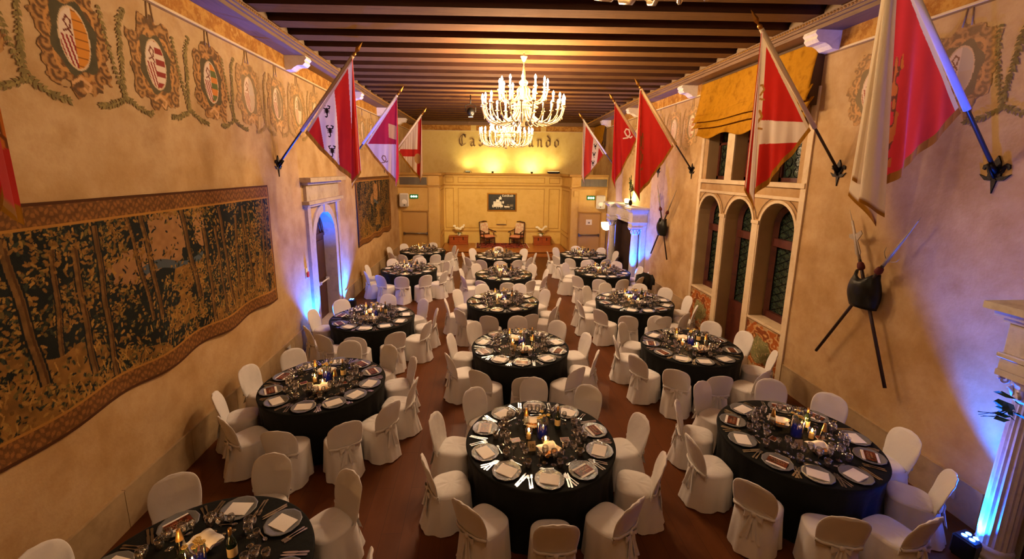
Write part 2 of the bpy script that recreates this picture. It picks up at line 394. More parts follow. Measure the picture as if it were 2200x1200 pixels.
# joists
JB = 6.35; k0 = 9.0
for k in range(-15, 20):
    yb = k0+.765*k
    mb = MB(); xa, xb = XL+.02, XR-.02
    if yb > 16: xa, xb = WL(yb)+.02, WR(yb)-.02
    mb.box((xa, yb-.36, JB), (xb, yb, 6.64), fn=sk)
    mb.m = [0, 0, 1, 1, 1, 1]; obj('joist', mb, [M_beam, M_beamshade], ceiling)  # underside and top plain wood, sides in the shade-darkened copy
    for side in (-1, 1):
        W = WL if side < 0 else WR
        x = W(yb)-side*.44; yc = yb+.2
        if k < -7: continue
        pr = [(-.16, 0), (.16, 0), (.16, .06), (.12, .115), (.05, .14), (-.05, .14), (-.12, .115), (-.16, .06)]
        yy = yc+x*SK
        mb = MB(); vs = [(x, yy+p, 6.34+q) for p, q in pr]+[(x+side*.10, yy+p, 6.34+q) for p, q in pr]
        n = 8; fs = [tuple(range(n)), tuple(range(2*n-1, n-1, -1))]+[(i, n+i, n+(i+1) % n, (i+1) % n) for i in range(n)]
        mb.add(vs, fs); obj('joist_block', mb, M_block, ceiling)
# corbels under the wall plate
for side, ys in ((-1, (5.5, 9.72, 13.9, 17.3, 20.6)), (1, (3.1, 7.05, 11.62, 15.87, 19.8))):
    W = WL if side < 0 else WR
    for y in ys:
        prof = [(0, 6.17), (.42, 6.17), (.44, 6.12), (.40, 6.08), (.41, 6.04), (.36, 5.99), (.26, 5.985), (.19, 5.95), (.13, 5.90), (0, 5.885)]
        mb = MB(); x0 = W(y); n = len(prof)
        vs = [(x0-side*o, y-.14, z) for o, z in prof]+[(x0-side*o, y+.14, z) for o, z in prof]
        mb.add(vs, [tuple(range(n-1, -1, -1)), tuple(range(n, 2*n))]+[(i, (i+1) % n, n+(i+1) % n, n+i) for i in range(n)])
        obj('corbel', mb, M_white_stone, wall_left if side < 0 else wall_right)
# dado slabs
def slabs(side, a, b, wl, L=1.12):
    n = max(1, round((b-a)/L)); d = (b-a)/n
    for i in range(n):
        obj('dado_slab', along(side, a+i*d+.004, a+(i+1)*d-.004, 0, .028, 0, .457, MB()), M_stone, wl)
        obj('dado_edge', along(side, a+i*d+.004, a+(i+1)*d-.004, 0, .036, .457, .472, MB()), M_stone, wl)
slabs(-1, 0, 10.02, wall_left); slabs(-1, 12.22, 19.7, wall_left)
slabs(1, 3.85, 7.16, wall_right); slabs(1, 10.98, 14.2, wall_right); slabs(1, 17.5, 19.2, wall_right)

# ------------------------------------------------------------------ the left arched doorway
def archband(c, hw, wd, zs, off0, off1, side, z0=0, n=14):
    """stone band round an arch in the plane of a side wall"""
    W = WL if side < 0 else WR; mb = MB(); x0 = W(c)-side*off0; x1 = W(c)-side*off1
    pin = [(c-hw, z0)]+[(c-hw*math.cos(PI*i/n), zs+hw*math.sin(PI*i/n)) for i in range(n+1)]+[(c+hw, z0)]
    R = hw+wd
    pout = [(c-R, z0)]+[(c-R*math.cos(PI*i/n), zs+R*math.sin(PI*i/n)) for i in range(n+1)]+[(c+R, z0)]
    k = len(pin); vs = [(x0, *p) for p in pin]+[(x0, *p) for p in pout]+[(x1, *p) for p in pin]+[(x1, *p) for p in pout]
    fs = []
    for i in range(k-1):
        fs += [(2*k+i, 2*k+i+1, 3*k+i+1, 3*k+i), (i, i+1, 2*k+i+1, 2*k+i), (k+i, 3*k+i, 3*k+i+1, k+i+1)]
    return mb.add(vs, fs)
door_1 = struct(link('door_1', None))
obj('arch_surround', archband(DC, DHW, .19, DZS, 0, .05, -1), M_door_stone, door_1)
for a, b in ((10.02, 10.2), (12.04, 12.22)): obj('pilaster', along(-1, a, b, 0, .07, 0, 3.08, MB()), M_door_stone, door_1)
obj('impost_block', along(-1, DC-.07, DC+.07, 0, .09, 2.88, 3.1, MB()), M_door_stone, door_1)
mb = along(-1, 9.96, 12.28, 0, .10, 3.08, 3.14, MB()); along(-1, 9.9, 12.34, 0, .16, 3.14, 3.22, mb); obj('lower_cornice', mb, M_door_stone, door_1)
obj('frieze_block', along(-1, 10.02, 12.22, 0, .07, 3.22, 3.58, MB()), M_door_stone, door_1)
mb = along(-1, 9.95, 12.29, 0, .14, 3.58, 3.64, MB()); along(-1, 9.86, 12.38, 0, .24, 3.64, 3.74, mb); obj('upper_cornice', mb, M_door_stone, door_1)
xd = XL-.27
for s in (-1, 1):
    lf = MB(); lf.box((xd-.05, min(DC, DC+s*DHW), .01), (xd, max(DC, DC+s*DHW), 2.25))
    leaf = obj('door_leaf', lf, M_doorwood, door_1)
    for z0, z1 in ((.2, .95), (1.1, 2.1)):
        a, b = sorted((DC+s*.1, DC+s*.6)); pm = MB().bbox((xd-.005, a, z0), (xd+.03, b, z1), .012); obj('panel', pm, M_doorwood, leaf)
    a, b = sorted((DC+s*.06, DC+s*.62))
    bar = MB().tube([(xd+.08, a, 1.02), (xd+.08, b, 1.02)], .02, 8); 
    for y in (a, b): bar.box((xd+.02, y-.02, .98), (xd+.1, y+.02, 1.06))
    obj('push_bar', bar, M_whiteplastic, leaf)
tl = MB(); pts = arch(DC, DHW, 2.25, 2.2, 12)
tl.prism([(y, z) for y, z in pts], 0, .05, T=Matrix(((0, 0, 1, xd-.05), (1, 0, 0, 0), (0, 1, 0, 0), (0, 0, 0, 1))))
lt = obj('fanlight_panel', tl, M_doorwood, door_1)
ar = MB()
for R in (.62, .48): ar.tube([(xd+.01, DC+R*math.cos(PI*i/12), 2.25+R*math.sin(PI*i/12)) for i in range(13)], .022, 6)
ar.box((xd-.01, DC-DHW, 2.2), (xd+.03, DC+DHW, 2.28)); obj('fanlight_moulding', ar, M_doorwood, door_1)
obj('threshold', MB().box((XL-.34, DC-DHW, 0), (XL+.02, DC+DHW, .015)), M_door_stone, door_1)

# ------------------------------------------------------------------ the right arched windows
for i, c in enumerate(AC):
    win = struct(link('window_%d' % (i+1), None)); z0 = 1.03 if i != 1 else .02; xg = XR+.33
    sur = obj('arch_surround', archband(c, AHW, .055, 2.91, 0, .025, 1, z0), M_frame_stone, win)
    # pane with wooden frame
    pm = MB(); P = arch(c, AHW, z0, 2.91, 12); pm.add([(xg+.03, y, z) for y, z in P]+[(xg+.045, y, z) for y, z in P],
        [tuple(range(len(P))), tuple(range(2*len(P)-1, len(P)-1, -1))]+[(q, len(P)+q, len(P)+(q+1) % len(P), (q+1) % len(P)) for q in range(len(P))])
    # outer wooden frame follows the arch
    fm = MB(); R = AHW-.05
    path = [(xg, c-R, z0)]+[(xg, c-R*math.cos(PI*q/12), 2.91+R*math.sin(PI*q/12)) for q in range(13)]+[(xg, c+R, z0)]
    fm.tube(path, .075, 4, smooth=False); fm.box((xg-.05, c-AHW, z0), (xg+.05, c+AHW, z0+(.14 if i != 1 else 1.0)))
    fm.box((xg-.06, c-AHW+.02, 2.52), (xg+.05, c+AHW-.02, 2.68))
    obj('frame', fm, M_winwood, win)
    pane = obj('pane', pm, M_pane, win)
    ld = MB()
    for q in range(-8, 24):
        for sg in (-1, 1):
            zc = z0+.2+q*.16; ya, yb_ = c-.38, c+.38; za, zb = zc, zc+sg*.38
            lo, hi = z0+.15 + (0.9 if i == 1 else 0), 3.2
            pts = []
            for t in np.linspace(0, 1, 25):
                y, z = ya+(yb_-ya)*t, za+(zb-za)*t
                if lo < z < hi and (z < 2.91 or math.hypot(y-c, z-2.91) < .4): pts.append((xg+.02, y, z))
            if len(pts) > 1: ld.tube([pts[0], pts[-1]], .006, 3)
    obj('lead_lattice', ld, M_lead, pane)
    if z0 > .5: obj('sill', MB().bbox((XR-.03, c-AHW-.04, z0-.05), (XR+.4, c+AHW+.04, z0+.005), .01), M_frame_stone, win)
for i, (a, b) in enumerate(UW):
    win = struct(link('window_%d' % (i+4), None)); xg = XR+.3
    fm = MB()
    for y0, y1, za, zb in ((a, a+.07, 3.8, 5.3), (b-.07, b, 3.8, 5.3), (a, b, 3.8, 3.88), (a, b, 5.22, 5.3), (a, b, 4.62, 4.68)):
        fm.box((xg-.03, y0, za), (xg+.04, y1, zb))
    obj('frame', fm, M_winwood, win); pane = obj('pane', MB().box((xg+.01, a+.04, 3.85), (xg+.025, b-.04, 5.25)), M_pane, win)
    ld = MB()
    for r in range(5):
        for q in range(3):
            yy, zz = a+.2+q*.24, 3.98+r*.2
            ld.tube([(xg, yy+.09*math.cos(2*PI*g/10), zz+.09*math.sin(2*PI*g/10)) for g in range(10)], .008, 4, closed=True)
    obj('lead_roundels', ld, M_lead, pane)
# stone window wall frame: jambs, mullions, transom (flat painted stone set on the wall)
trim_1 = struct(link('trim_1', None))
for a, b, z0, z1 in ((10.83, 10.95, .02, 5.4), (7.18, 7.31, .02, 5.4)):
    obj('jamb', along(1, a, b, 0, .03, z0, z1, MB()), M_frame_stone, trim_1)
for a, b in ((9.6, 9.78), (8.36, 8.54)):
    mb = along(1, a, b, 0, .035, .02, 2.95, MB()); along(1, a-.03, b+.03, 0, .05, 2.95, 3.02, mb); obj('colonnette', mb, M_frame_stone, trim_1)
obj('transom', along(1, 7.31, 10.83, 0, .03, 3.48, 3.54, MB()), M_frame_stone, trim_1)
obj('transom', along(1, 7.2, 10.93, 0, .05, 3.71, 3.8, MB()), M_frame_stone, trim_1)
for a, b in ((9.5, 9.78), (8.34, 8.62)): obj('mullion', along(1, a, b, 0, .03, 3.8, 5.35, MB()), M_frame_stone, trim_1)
lm = MB()
for c in AC:
    lm.tube([(XR-.012, c+.62*math.cos(PI*i/14), 2.91+.62*math.sin(PI*i/14)) for i in range(1, 14)], .006, 4)
obj('painted_arch_line', lm, M_railline, trim_1)

# ------------------------------------------------------------------ back: doors, pilasters, niche, ledge, upper wall
BY, NY, UY = 20.0, 22.4, 23.2
LX0, LX1, NX0, NX1, RX0, RX1 = WL(20)-.02, -2.37, -1.87, 4.15, 4.47, WR(20)+.02
wall_back = struct(link('wall_back', None))
def sbox(a, b, mats, name, parent, m=0): return obj(name, MB().box(a, b, fn=sk), mats, parent)
sbox((LX0-.3, UY, 3.0), (RX1+.3, UY+.25, WH), M_backwall, 'upper_wall', wall_back)
sbox((LX0-.2, UY-.006, 5.915), (RX1+.2, UY, 6.17), M_frieze, 'frieze', wall_back)
sbox((LX0-.2, UY-.02, 5.885), (RX1+.2, UY, 5.915), M_rail, 'picture_rail', wall_back)
sbox((LX0-.2, UY-.3, 6.17), (RX1+.2, UY, 6.34), M_plate, 'wall_plate', wall_back)
for x in (-.35, 1.45, 3.25): sbox((x-.14, UY-.03, 5.915), (x+.14, UY-.002, 6.17), M_backwall, 'frieze_block', wall_back)
# niche back and sides
sbox((NX0, NY, 0), (NX1, NY+.2, 3.68), M_portal, 'niche_back', wall_back)
sbox((NX0-.2, BY, 0), (NX0, NY+.2, 3.68), M_portal, 'niche_side', wall_back)
sbox((NX1, BY, 0), (NX1+.2, NY+.2, 3.68), M_portal, 'niche_side', wall_back)
# ledge on top
for a, b in (((LX0, BY-.02, 3.62), (NX0+.02, UY, 3.74)), ((NX1-.02, BY-.02, 3.62), (RX1, UY, 3.74)), ((NX0, NY-.02, 3.62), (NX1, UY, 3.74))):
    sbox(a, b, M_portal, 'ledge', wall_back)
for a, b in (((LX0, BY-.14, 3.68), (NX0+.12, BY+.1, 3.78)), ((NX1-.12, BY-.14, 3.68), (RX1, BY+.1, 3.78)), ((NX0, NY-.12, 3.68), (NX1, NY+.1, 3.78)),
             ((NX0-.1, BY, 3.68), (NX0+.12, NY, 3.78)), ((NX1-.12, BY, 3.68), (NX1+.1, NY, 3.78))):
    sbox(a, b, M_portal2, 'cornice', wall_back)
for a, b in (((LX0, BY-.07, 3.14), (NX0+.06, BY+.1, 3.20)), ((NX1-.06, BY-.07, 3.14), (RX1, BY+.1, 3.20)), ((NX0, NY-.05, 3.14), (NX1, NY+.1, 3.20)),
             ((NX0-.1, BY, 3.14), (NX0+.05, NY, 3.20)), ((NX1-.05, BY, 3.14), (NX1+.1, NY, 3.20))):
    sbox(a, b, M_portal2, 'string_course', wall_back)
# flat panel mouldings in the niche
def frame(x0, x1, z0, z1, y, wdt=.035, d=.02, name='panel_moulding', parent=wall_back, mats=M_portal2):
    mb = MB()
    for a, b in (((x0, y-d, z0), (x1, y, z0+wdt)), ((x0, y-d, z1-wdt), (x1, y, z1)), ((x0, y-d, z0), (x0+wdt, y, z1)), ((x1-wdt, y-d, z0), (x1, y, z1))): mb.box(a, b, fn=sk)
    return obj(name, mb, mats, parent)
frame(-1.15, 3.28, .97, 3.02, NY); frame(-1.8, -1.36, .97, 3.02, NY); frame(3.5, 4.05, .97, 3.02, NY)
frame(-1.15, 3.28, 3.28, 3.58, NY); frame(-1.8, -1.36, 3.28, 3.58, NY); frame(3.5, 4.05, 3.28, 3.58, NY)
sbox((NX0, NY-.02, .78), (NX1, NY, .86), M_portal2, 'dado_rail', wall_back)
def sframe(x, s, y0, y1, z0, z1):
    mb = MB(); wdt = .035; d = .02
    for a, b in (((y0, z0), (y1, z0+wdt)), ((y0, z1-wdt), (y1, z1)), ((y0, z0), (y0+wdt, z1)), ((y1-wdt, z0), (y1, z1))):
        xs = sorted((x, x+s*d)); mb.box((xs[0], a[0], a[1]), (xs[1], b[0], b[1]), fn=sk)
    obj('panel_moulding', mb, M_portal2, wall_back)
sframe(NX0, 1, 20.4, 22.1, .97, 3.0); sframe(NX1, -1, 20.4, 22.1, .97, 3.0); sframe(NX0, 1, 20.4, 22.1, .2, .8); sframe(NX1, -1, 20.4, 22.1, .2, .8)
# pilasters
for a, b in ((LX1, NX0-.012), (NX1+.012, RX0)):
    mb = MB(); mb.box((a, BY-.05, .0), (b, BY+.3, 3.68), fn=sk); mb.box((a-.02, BY-.09, 0), (b+.02, BY+.1, .6), fn=sk); mb.box((a-.02, BY-.09, 3.22), (b+.02, BY+.1, 3.3), fn=sk)
    obj('pilaster', mb, M_portal, wall_back)
sbox((4.26, BY-.13, 2.78), (4.46, BY-.04, 3.04), M_portal, 'small_corbel', wall_back)
# walls with doors left and right of the niche
def door_bay(x0, x1, d0, d1, n, sign):
    sbox((x0, BY, 2.06), (x1, BY+.2, 3.66), M_portal, 'door_wall', wall_back)
    sbox((x0, BY, 0), (d0, BY+.2, 2.06), M_portal, 'door_jamb', wall_back); sbox((d1, BY, 0), (x1, BY+.2, 2.06), M_portal, 'door_jamb', wall_back)
    dr = struct(link('door_%d' % n, None))
    sbox((d0, BY+.06, .005), (d1, BY+.11, 2.05), M_doorpaint, 'door_leaf', dr)
    mb = MB().box((d0-.03, BY-.02, 0), (d0+.03, BY+.06, 2.09), fn=sk).box((d1-.03, BY-.02, 0), (d1+.03, BY+.06, 2.09), fn=sk).box((d0-.03, BY-.02, 2.03), (d1+.03, BY+.06, 2.09), fn=sk)
    obj('door_frame', mb, M_portal2, dr)
    mb = MB().tube([sk(d0+.06, BY-.04, 1.02), sk(d1-.06, BY-.04, 1.02)], .028, 8)
    for x in (d0+.08, d1-.08): mb.box((x-.03, BY-.05, .95), (x+.03, BY+.06, 1.07), fn=sk)
    obj('push_bar', mb, M_steelbar, dr)
    # louvre
    lv = obj('vent', MB().box((x0+.12, BY-.012, 3.24), (x1-.06, BY, 3.58), fn=sk), M_grille, wall_back)
    nn = 6
    for q in range(nn):
        a = x0+.12+(x1-.06-x0-.12)*q/nn
        obj('vent_panel', MB().box((a+.012, BY-.022, 3.25), (a+(x1-.06-x0-.12)/nn-.012, BY-.012, 3.57), fn=sk), M_grille, lv)
    if sign:
        pl = obj('notice', MB().box((4.9, BY+.05, 1.48), (5.18, BY+.06, 1.73), fn=sk), M_white, dr)
        obj('pictogram', MB().box((5.0, BY+.045, 1.54), (5.03, BY+.05, 1.62), fn=sk).box((5.05, BY+.045, 1.54), (5.08, BY+.05, 1.62), fn=sk), M_ink, pl)
door_bay(LX0, LX1, -3.6, -2.4, 2, False); door_bay(RX0, RX1, 4.5, 5.58, 3, True)
# stage
stage = struct(obj('stage_floor', MB().box((NX0+.02, BY+.1, 0), (NX1-.02, NY, .18), fn=sk).box((NX0+.02, BY+.04, .15), (NX1-.02, BY+.1, .185), fn=sk), M_stage))
sbox((NX0-.1, BY-.28, 0), (NX1+.1, BY-.1, .07), M_stage, 'stage_step', stage)
# ================================================================== WALL PAINTINGS
def crest_mesh(kind, pale):
    """painted heraldic cartouche, local (u right .0=centre, v up) ; about .66 x 1.12 m"""
    nu, nv = 96, 122
    u = np.linspace(-.48, .48, nu)[None, :]; v = np.linspace(-.62, .60, nv)[:, None]
    U, V = np.broadcast_arrays(u, v)
    ang = np.arctan2(V/.57, U/.43); rr = (np.abs(U/.43)**2.6+np.abs(V/.57)**2.6)**(1/2.6)
    edge = .92+.05*np.sin(7*ang+kind)+.05*np.cos(11*ang+2*kind)
    n1 = vnoise((nv, nu), (26, 16), kind); n2 = vnoise((nv, nu), (60, 38), kind+9)
    inside = rr+.16*(n1-.5) < edge
    br = L3('#8c5f30'); dk = L3('#64492a'); lt = L3('#ab7f48')
    scroll = np.sin(15*rr+2.2*np.sin(6*np.abs(ang-PI/2)+kind)+7*n1)
    sp = np.zeros(U.shape); g_ = np.random.default_rng(kind+2)
    for sx in (-1, 1):
        for k_ in range(9):
            cx_, cy_ = sx*(.23+.13*g_.random()), -.5+.125*k_+.04*g_.random(); r_ = np.hypot(U-cx_, V-cy_); th = np.arctan2(V-cy_, (U-cx_)*sx)
            R_ = .085+.03*g_.random(); m_ = r_ < R_; sp = np.where(m_, np.sin(th+r_*95), sp)
    scroll = np.where(sp != 0, sp, scroll)
    C = br[None, None]*(1-.0*V[..., None])
    C = np.where((scroll > .35)[..., None], lt, C); C = np.where((scroll < -.45)[..., None], dk, C)
    C = C*(.8+.4*n2[..., None])
    ring = np.abs(rr-.60+.05*np.sin(6*ang)) < .035; C = np.where(ring[..., None], L3('#c08a4a'), C)
    dark = rr < .57+.05*np.sin(6*ang); C = np.where(dark[..., None], L3('#514a30')*(.85+.3*n1[..., None]), C)
    # oval shield
    sv = V-.0; so = (U/.155)**2+((sv-.0)/.27)**2
    ov = so < 1; rim = (so >= 1) & (so < 1.18)
    white = L3('#ddc8ae'); red = L3('#8c2420'); org = L3('#d0882c')
    half = U > -.005
    base = np.where(ov[..., None], white, C)
    if kind % 6 == 0: right = np.where(((V*12) % 1 < .12)[..., None], L3('#7a4a18'), org)
    elif kind % 6 == 1: right = np.where(((V*7.5) % 1 < .5)[..., None], red, white)
    elif kind % 6 == 2: right = np.where(((V*6) % 1 < .5)[..., None], L3('#cf7f2e'), L3('#5b6632'))
    elif kind % 6 == 3: right = np.where((V < 0)[..., None], L3('#b9a58a'), L3('#b8ab98'))
    elif kind % 6 == 4: right = np.broadcast_to(L3('#57503f'), C.shape)
    else: right = np.where((V > 0)[..., None], L3('#3a3c34'), white)
    base = np.where((ov & half)[..., None], right, base)
    low = ov & ~half & (V < .02); st = (((U+.28*V)*22) % 1 < .5)
    base = np.where((low & st)[..., None], red, base)
    loops = segdist(U, V, [(-.1, .05), (-.03, .09), (-.02, .16), (-.06, .19), (-.09, .14), (-.05, .08), (-.02, .03)])
    base = np.where(((loops < .009) & ov)[..., None], L3('#6a2a16'), base)
    base = np.where(rim[..., None], L3('#d2b48c'), base)
    # ribbons below
    rb = segdist(U, V, [(-.1, -.42), (0, -.36), (.1, -.42), (.06, -.5), (.02, -.46)]); base = np.where((rb < .016)[..., None], L3('#cfa06a'), base)
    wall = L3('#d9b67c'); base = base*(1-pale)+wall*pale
    inside &= ~(rr > 1.25)
    keep = inside[:-1, :-1] & inside[1:, 1:] & inside[:-1, 1:] & inside[1:, :-1]
    return U, V, base, keep
def wall_point(side, y, z, off):
    W = WL if side < 0 else WR
    return W(y)-side*off, y, z
def place_crest(side, yc, zc, kind, pale, wl):
    U, V, C, keep = crest_mesh(kind, pale); W = WL if side < 0 else WR
    Y = yc - side*0 + (U if side < 0 else -U); P = np.stack([W(yc)+(Y-yc)*(.035 if yc > 15 else 0)-side*.006+0*U, Y, zc+V], -1)
    if side < 0: P = P[:, ::-1]; C = C[:, ::-1]; keep = keep[:, ::-1]
    P = P[:, ::-1] if side > 0 else P
    if side > 0: C = C[:, ::-1]; keep = keep[:, ::-1]
    painted('painted_crest', np.ascontiguousarray(P), np.ascontiguousarray(C), M_fresco, np.ascontiguousarray(keep), wl, smooth=False)
    st = MB()
    for d in (-.05, .05):
        st.tube([wall_point(side, yc+d*.6, 5.87, .006), wall_point(side, yc+d, zc+.5, .006)], .010, 4)
    obj('painted_ribbon', st, M_crestline, wl)
M_crestline = mat('painted_ribbon_colour', '#a98a5e', .85)
def place_garland(side, ya, yb, zc, seed, wl, col):
    r = random.Random(seed); mb = MB(); W = WL if side < 0 else WR
    def leafrow(path, wd):
        for k in range(len(path)-1):
            (y0, z0), (y1, z1) = path[k], path[k+1]; L = math.hypot(y1-y0, z1-z0)+1e-6; ty, tz = (y1-y0)/L, (z1-z0)/L
            for s in (-1, 1, 0):
                a = r.uniform(.45, .9)*s; l = r.uniform(.8, 1.3)*wd; cy, cz = ty*math.cos(a)-tz*math.sin(a), ty*math.sin(a)+tz*math.cos(a)
                ny, nz = -cz*.22, cy*.22; o = .007+r.random()*.003; x = W((y0+yb)/2 if False else y0)-side*o
                mb.add([(x, y0, z0), (x, y0+l*(.5*cy+ny), z0+l*(.5*cz+nz)), (x, y0+l*cy, z0+l*cz), (x, y0+l*(.5*cy-ny), z0+l*(.5*cz-nz))], [(0, 1, 2, 3)] if True else [], m=r.choice((0, 0, 1)))
    m = (ya+yb)/2
    n = 26
    # hanging sides and the low swag
    sgn = 1 if side < 0 else -1
    pa, pb = (ya, yb) if side < 0 else (yb, ya)          # pa is on the viewer's left
    m = (ya+yb)/2-sgn*.0
    leafrow([(m+sgn*(.15*max(0, 1-t*3.2)**2.0+.02*math.sin(t*5)), zc+.50-t*.96) for t in np.linspace(0, 1, n)], .06)
    leafrow([(m-sgn*(.38*t), zc-.46-.13*math.sin(PI*t*.55)) for t in np.linspace(0, 1, 11)], .06)
    leafrow([(m+sgn*(.38*t), zc-.46-.13*math.sin(PI*t*.55)) for t in np.linspace(0, 1, 11)], .06)
    leafrow([(m-sgn*(.20-.18*t**1.5), zc+.42-.90*t) for t in np.linspace(0, 1, 20)], .052)
    obj('painted_garland', mb, col, wl)
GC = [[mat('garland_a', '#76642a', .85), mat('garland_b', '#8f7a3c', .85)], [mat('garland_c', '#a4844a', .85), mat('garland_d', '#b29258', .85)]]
left_c = [3.75, 4.82, 5.9, 7.0, 8.07, 9.11, 10.09, 11.11, 12.15, 13.2, 14.25, 15.3, 16.35, 17.4, 18.5, 19.6]
for i, y in enumerate(left_c):
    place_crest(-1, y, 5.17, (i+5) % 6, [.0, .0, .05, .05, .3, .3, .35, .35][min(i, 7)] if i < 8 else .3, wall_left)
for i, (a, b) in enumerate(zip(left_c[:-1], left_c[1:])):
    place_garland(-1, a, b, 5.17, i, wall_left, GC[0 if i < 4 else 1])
right_c = [3.95, 5.05, 6.2, 11.66, 12.74, 13.8, 14.9, 16.0, 17.1, 18.2]
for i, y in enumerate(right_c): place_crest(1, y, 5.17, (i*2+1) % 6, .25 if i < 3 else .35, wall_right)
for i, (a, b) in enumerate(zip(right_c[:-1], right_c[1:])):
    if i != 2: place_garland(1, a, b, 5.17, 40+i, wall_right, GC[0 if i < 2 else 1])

# frescoes under the side windows
def fresco(y0, y1, z0, z1, seed):
    nu, nv = 90, 80; U, V = np.meshgrid(np.linspace(0, 1, nu), np.linspace(0, 1, nv))
    n1 = vnoise((nv, nu), (6, 7), seed); n2 = vnoise((nv, nu), (16, 18), seed+3); n3 = vnoise((nv, nu), (40, 44), seed+5)
    s = np.sin(7*np.hypot(U-.45, V-.5)*3+6*n1+3*n2)
    C = np.where((s > .2)[..., None], L3('#b5642a'), L3('#cf9a58')); C = np.where((s < -.55)[..., None], L3('#8c4a24'), C)
    gr = np.hypot((U-.45)/.28, (V-.42)/.3)+.5*(n2-.5) < 1; C = np.where(gr[..., None], L3('#8f8a58')*(.8+.4*n2[..., None]), C)
    wt = np.abs(s-.15) < .12; C = np.where(wt[..., None], L3('#dcb987'), C); C = C*(.85+.3*n3[..., None])
    edge = (np.minimum(np.minimum(U, 1-U), np.minimum(V*1.4, 1-V))+.16*(n2-.5)) > .03
    P = np.stack([XR-.008+0*U, y1+(y0-y1)*U, z0+(z1-z0)*V], -1)
    keep = edge[:-1, :-1] & edge[1:, 1:]
    painted('painted_fresco', P[:, ::-1], C[:, ::-1], M_fresco, keep[:, ::-1], wall_right)
fresco(9.72, 10.84, .06, .97, 3); fresco(7.2, 8.4, .06, .97, 8)

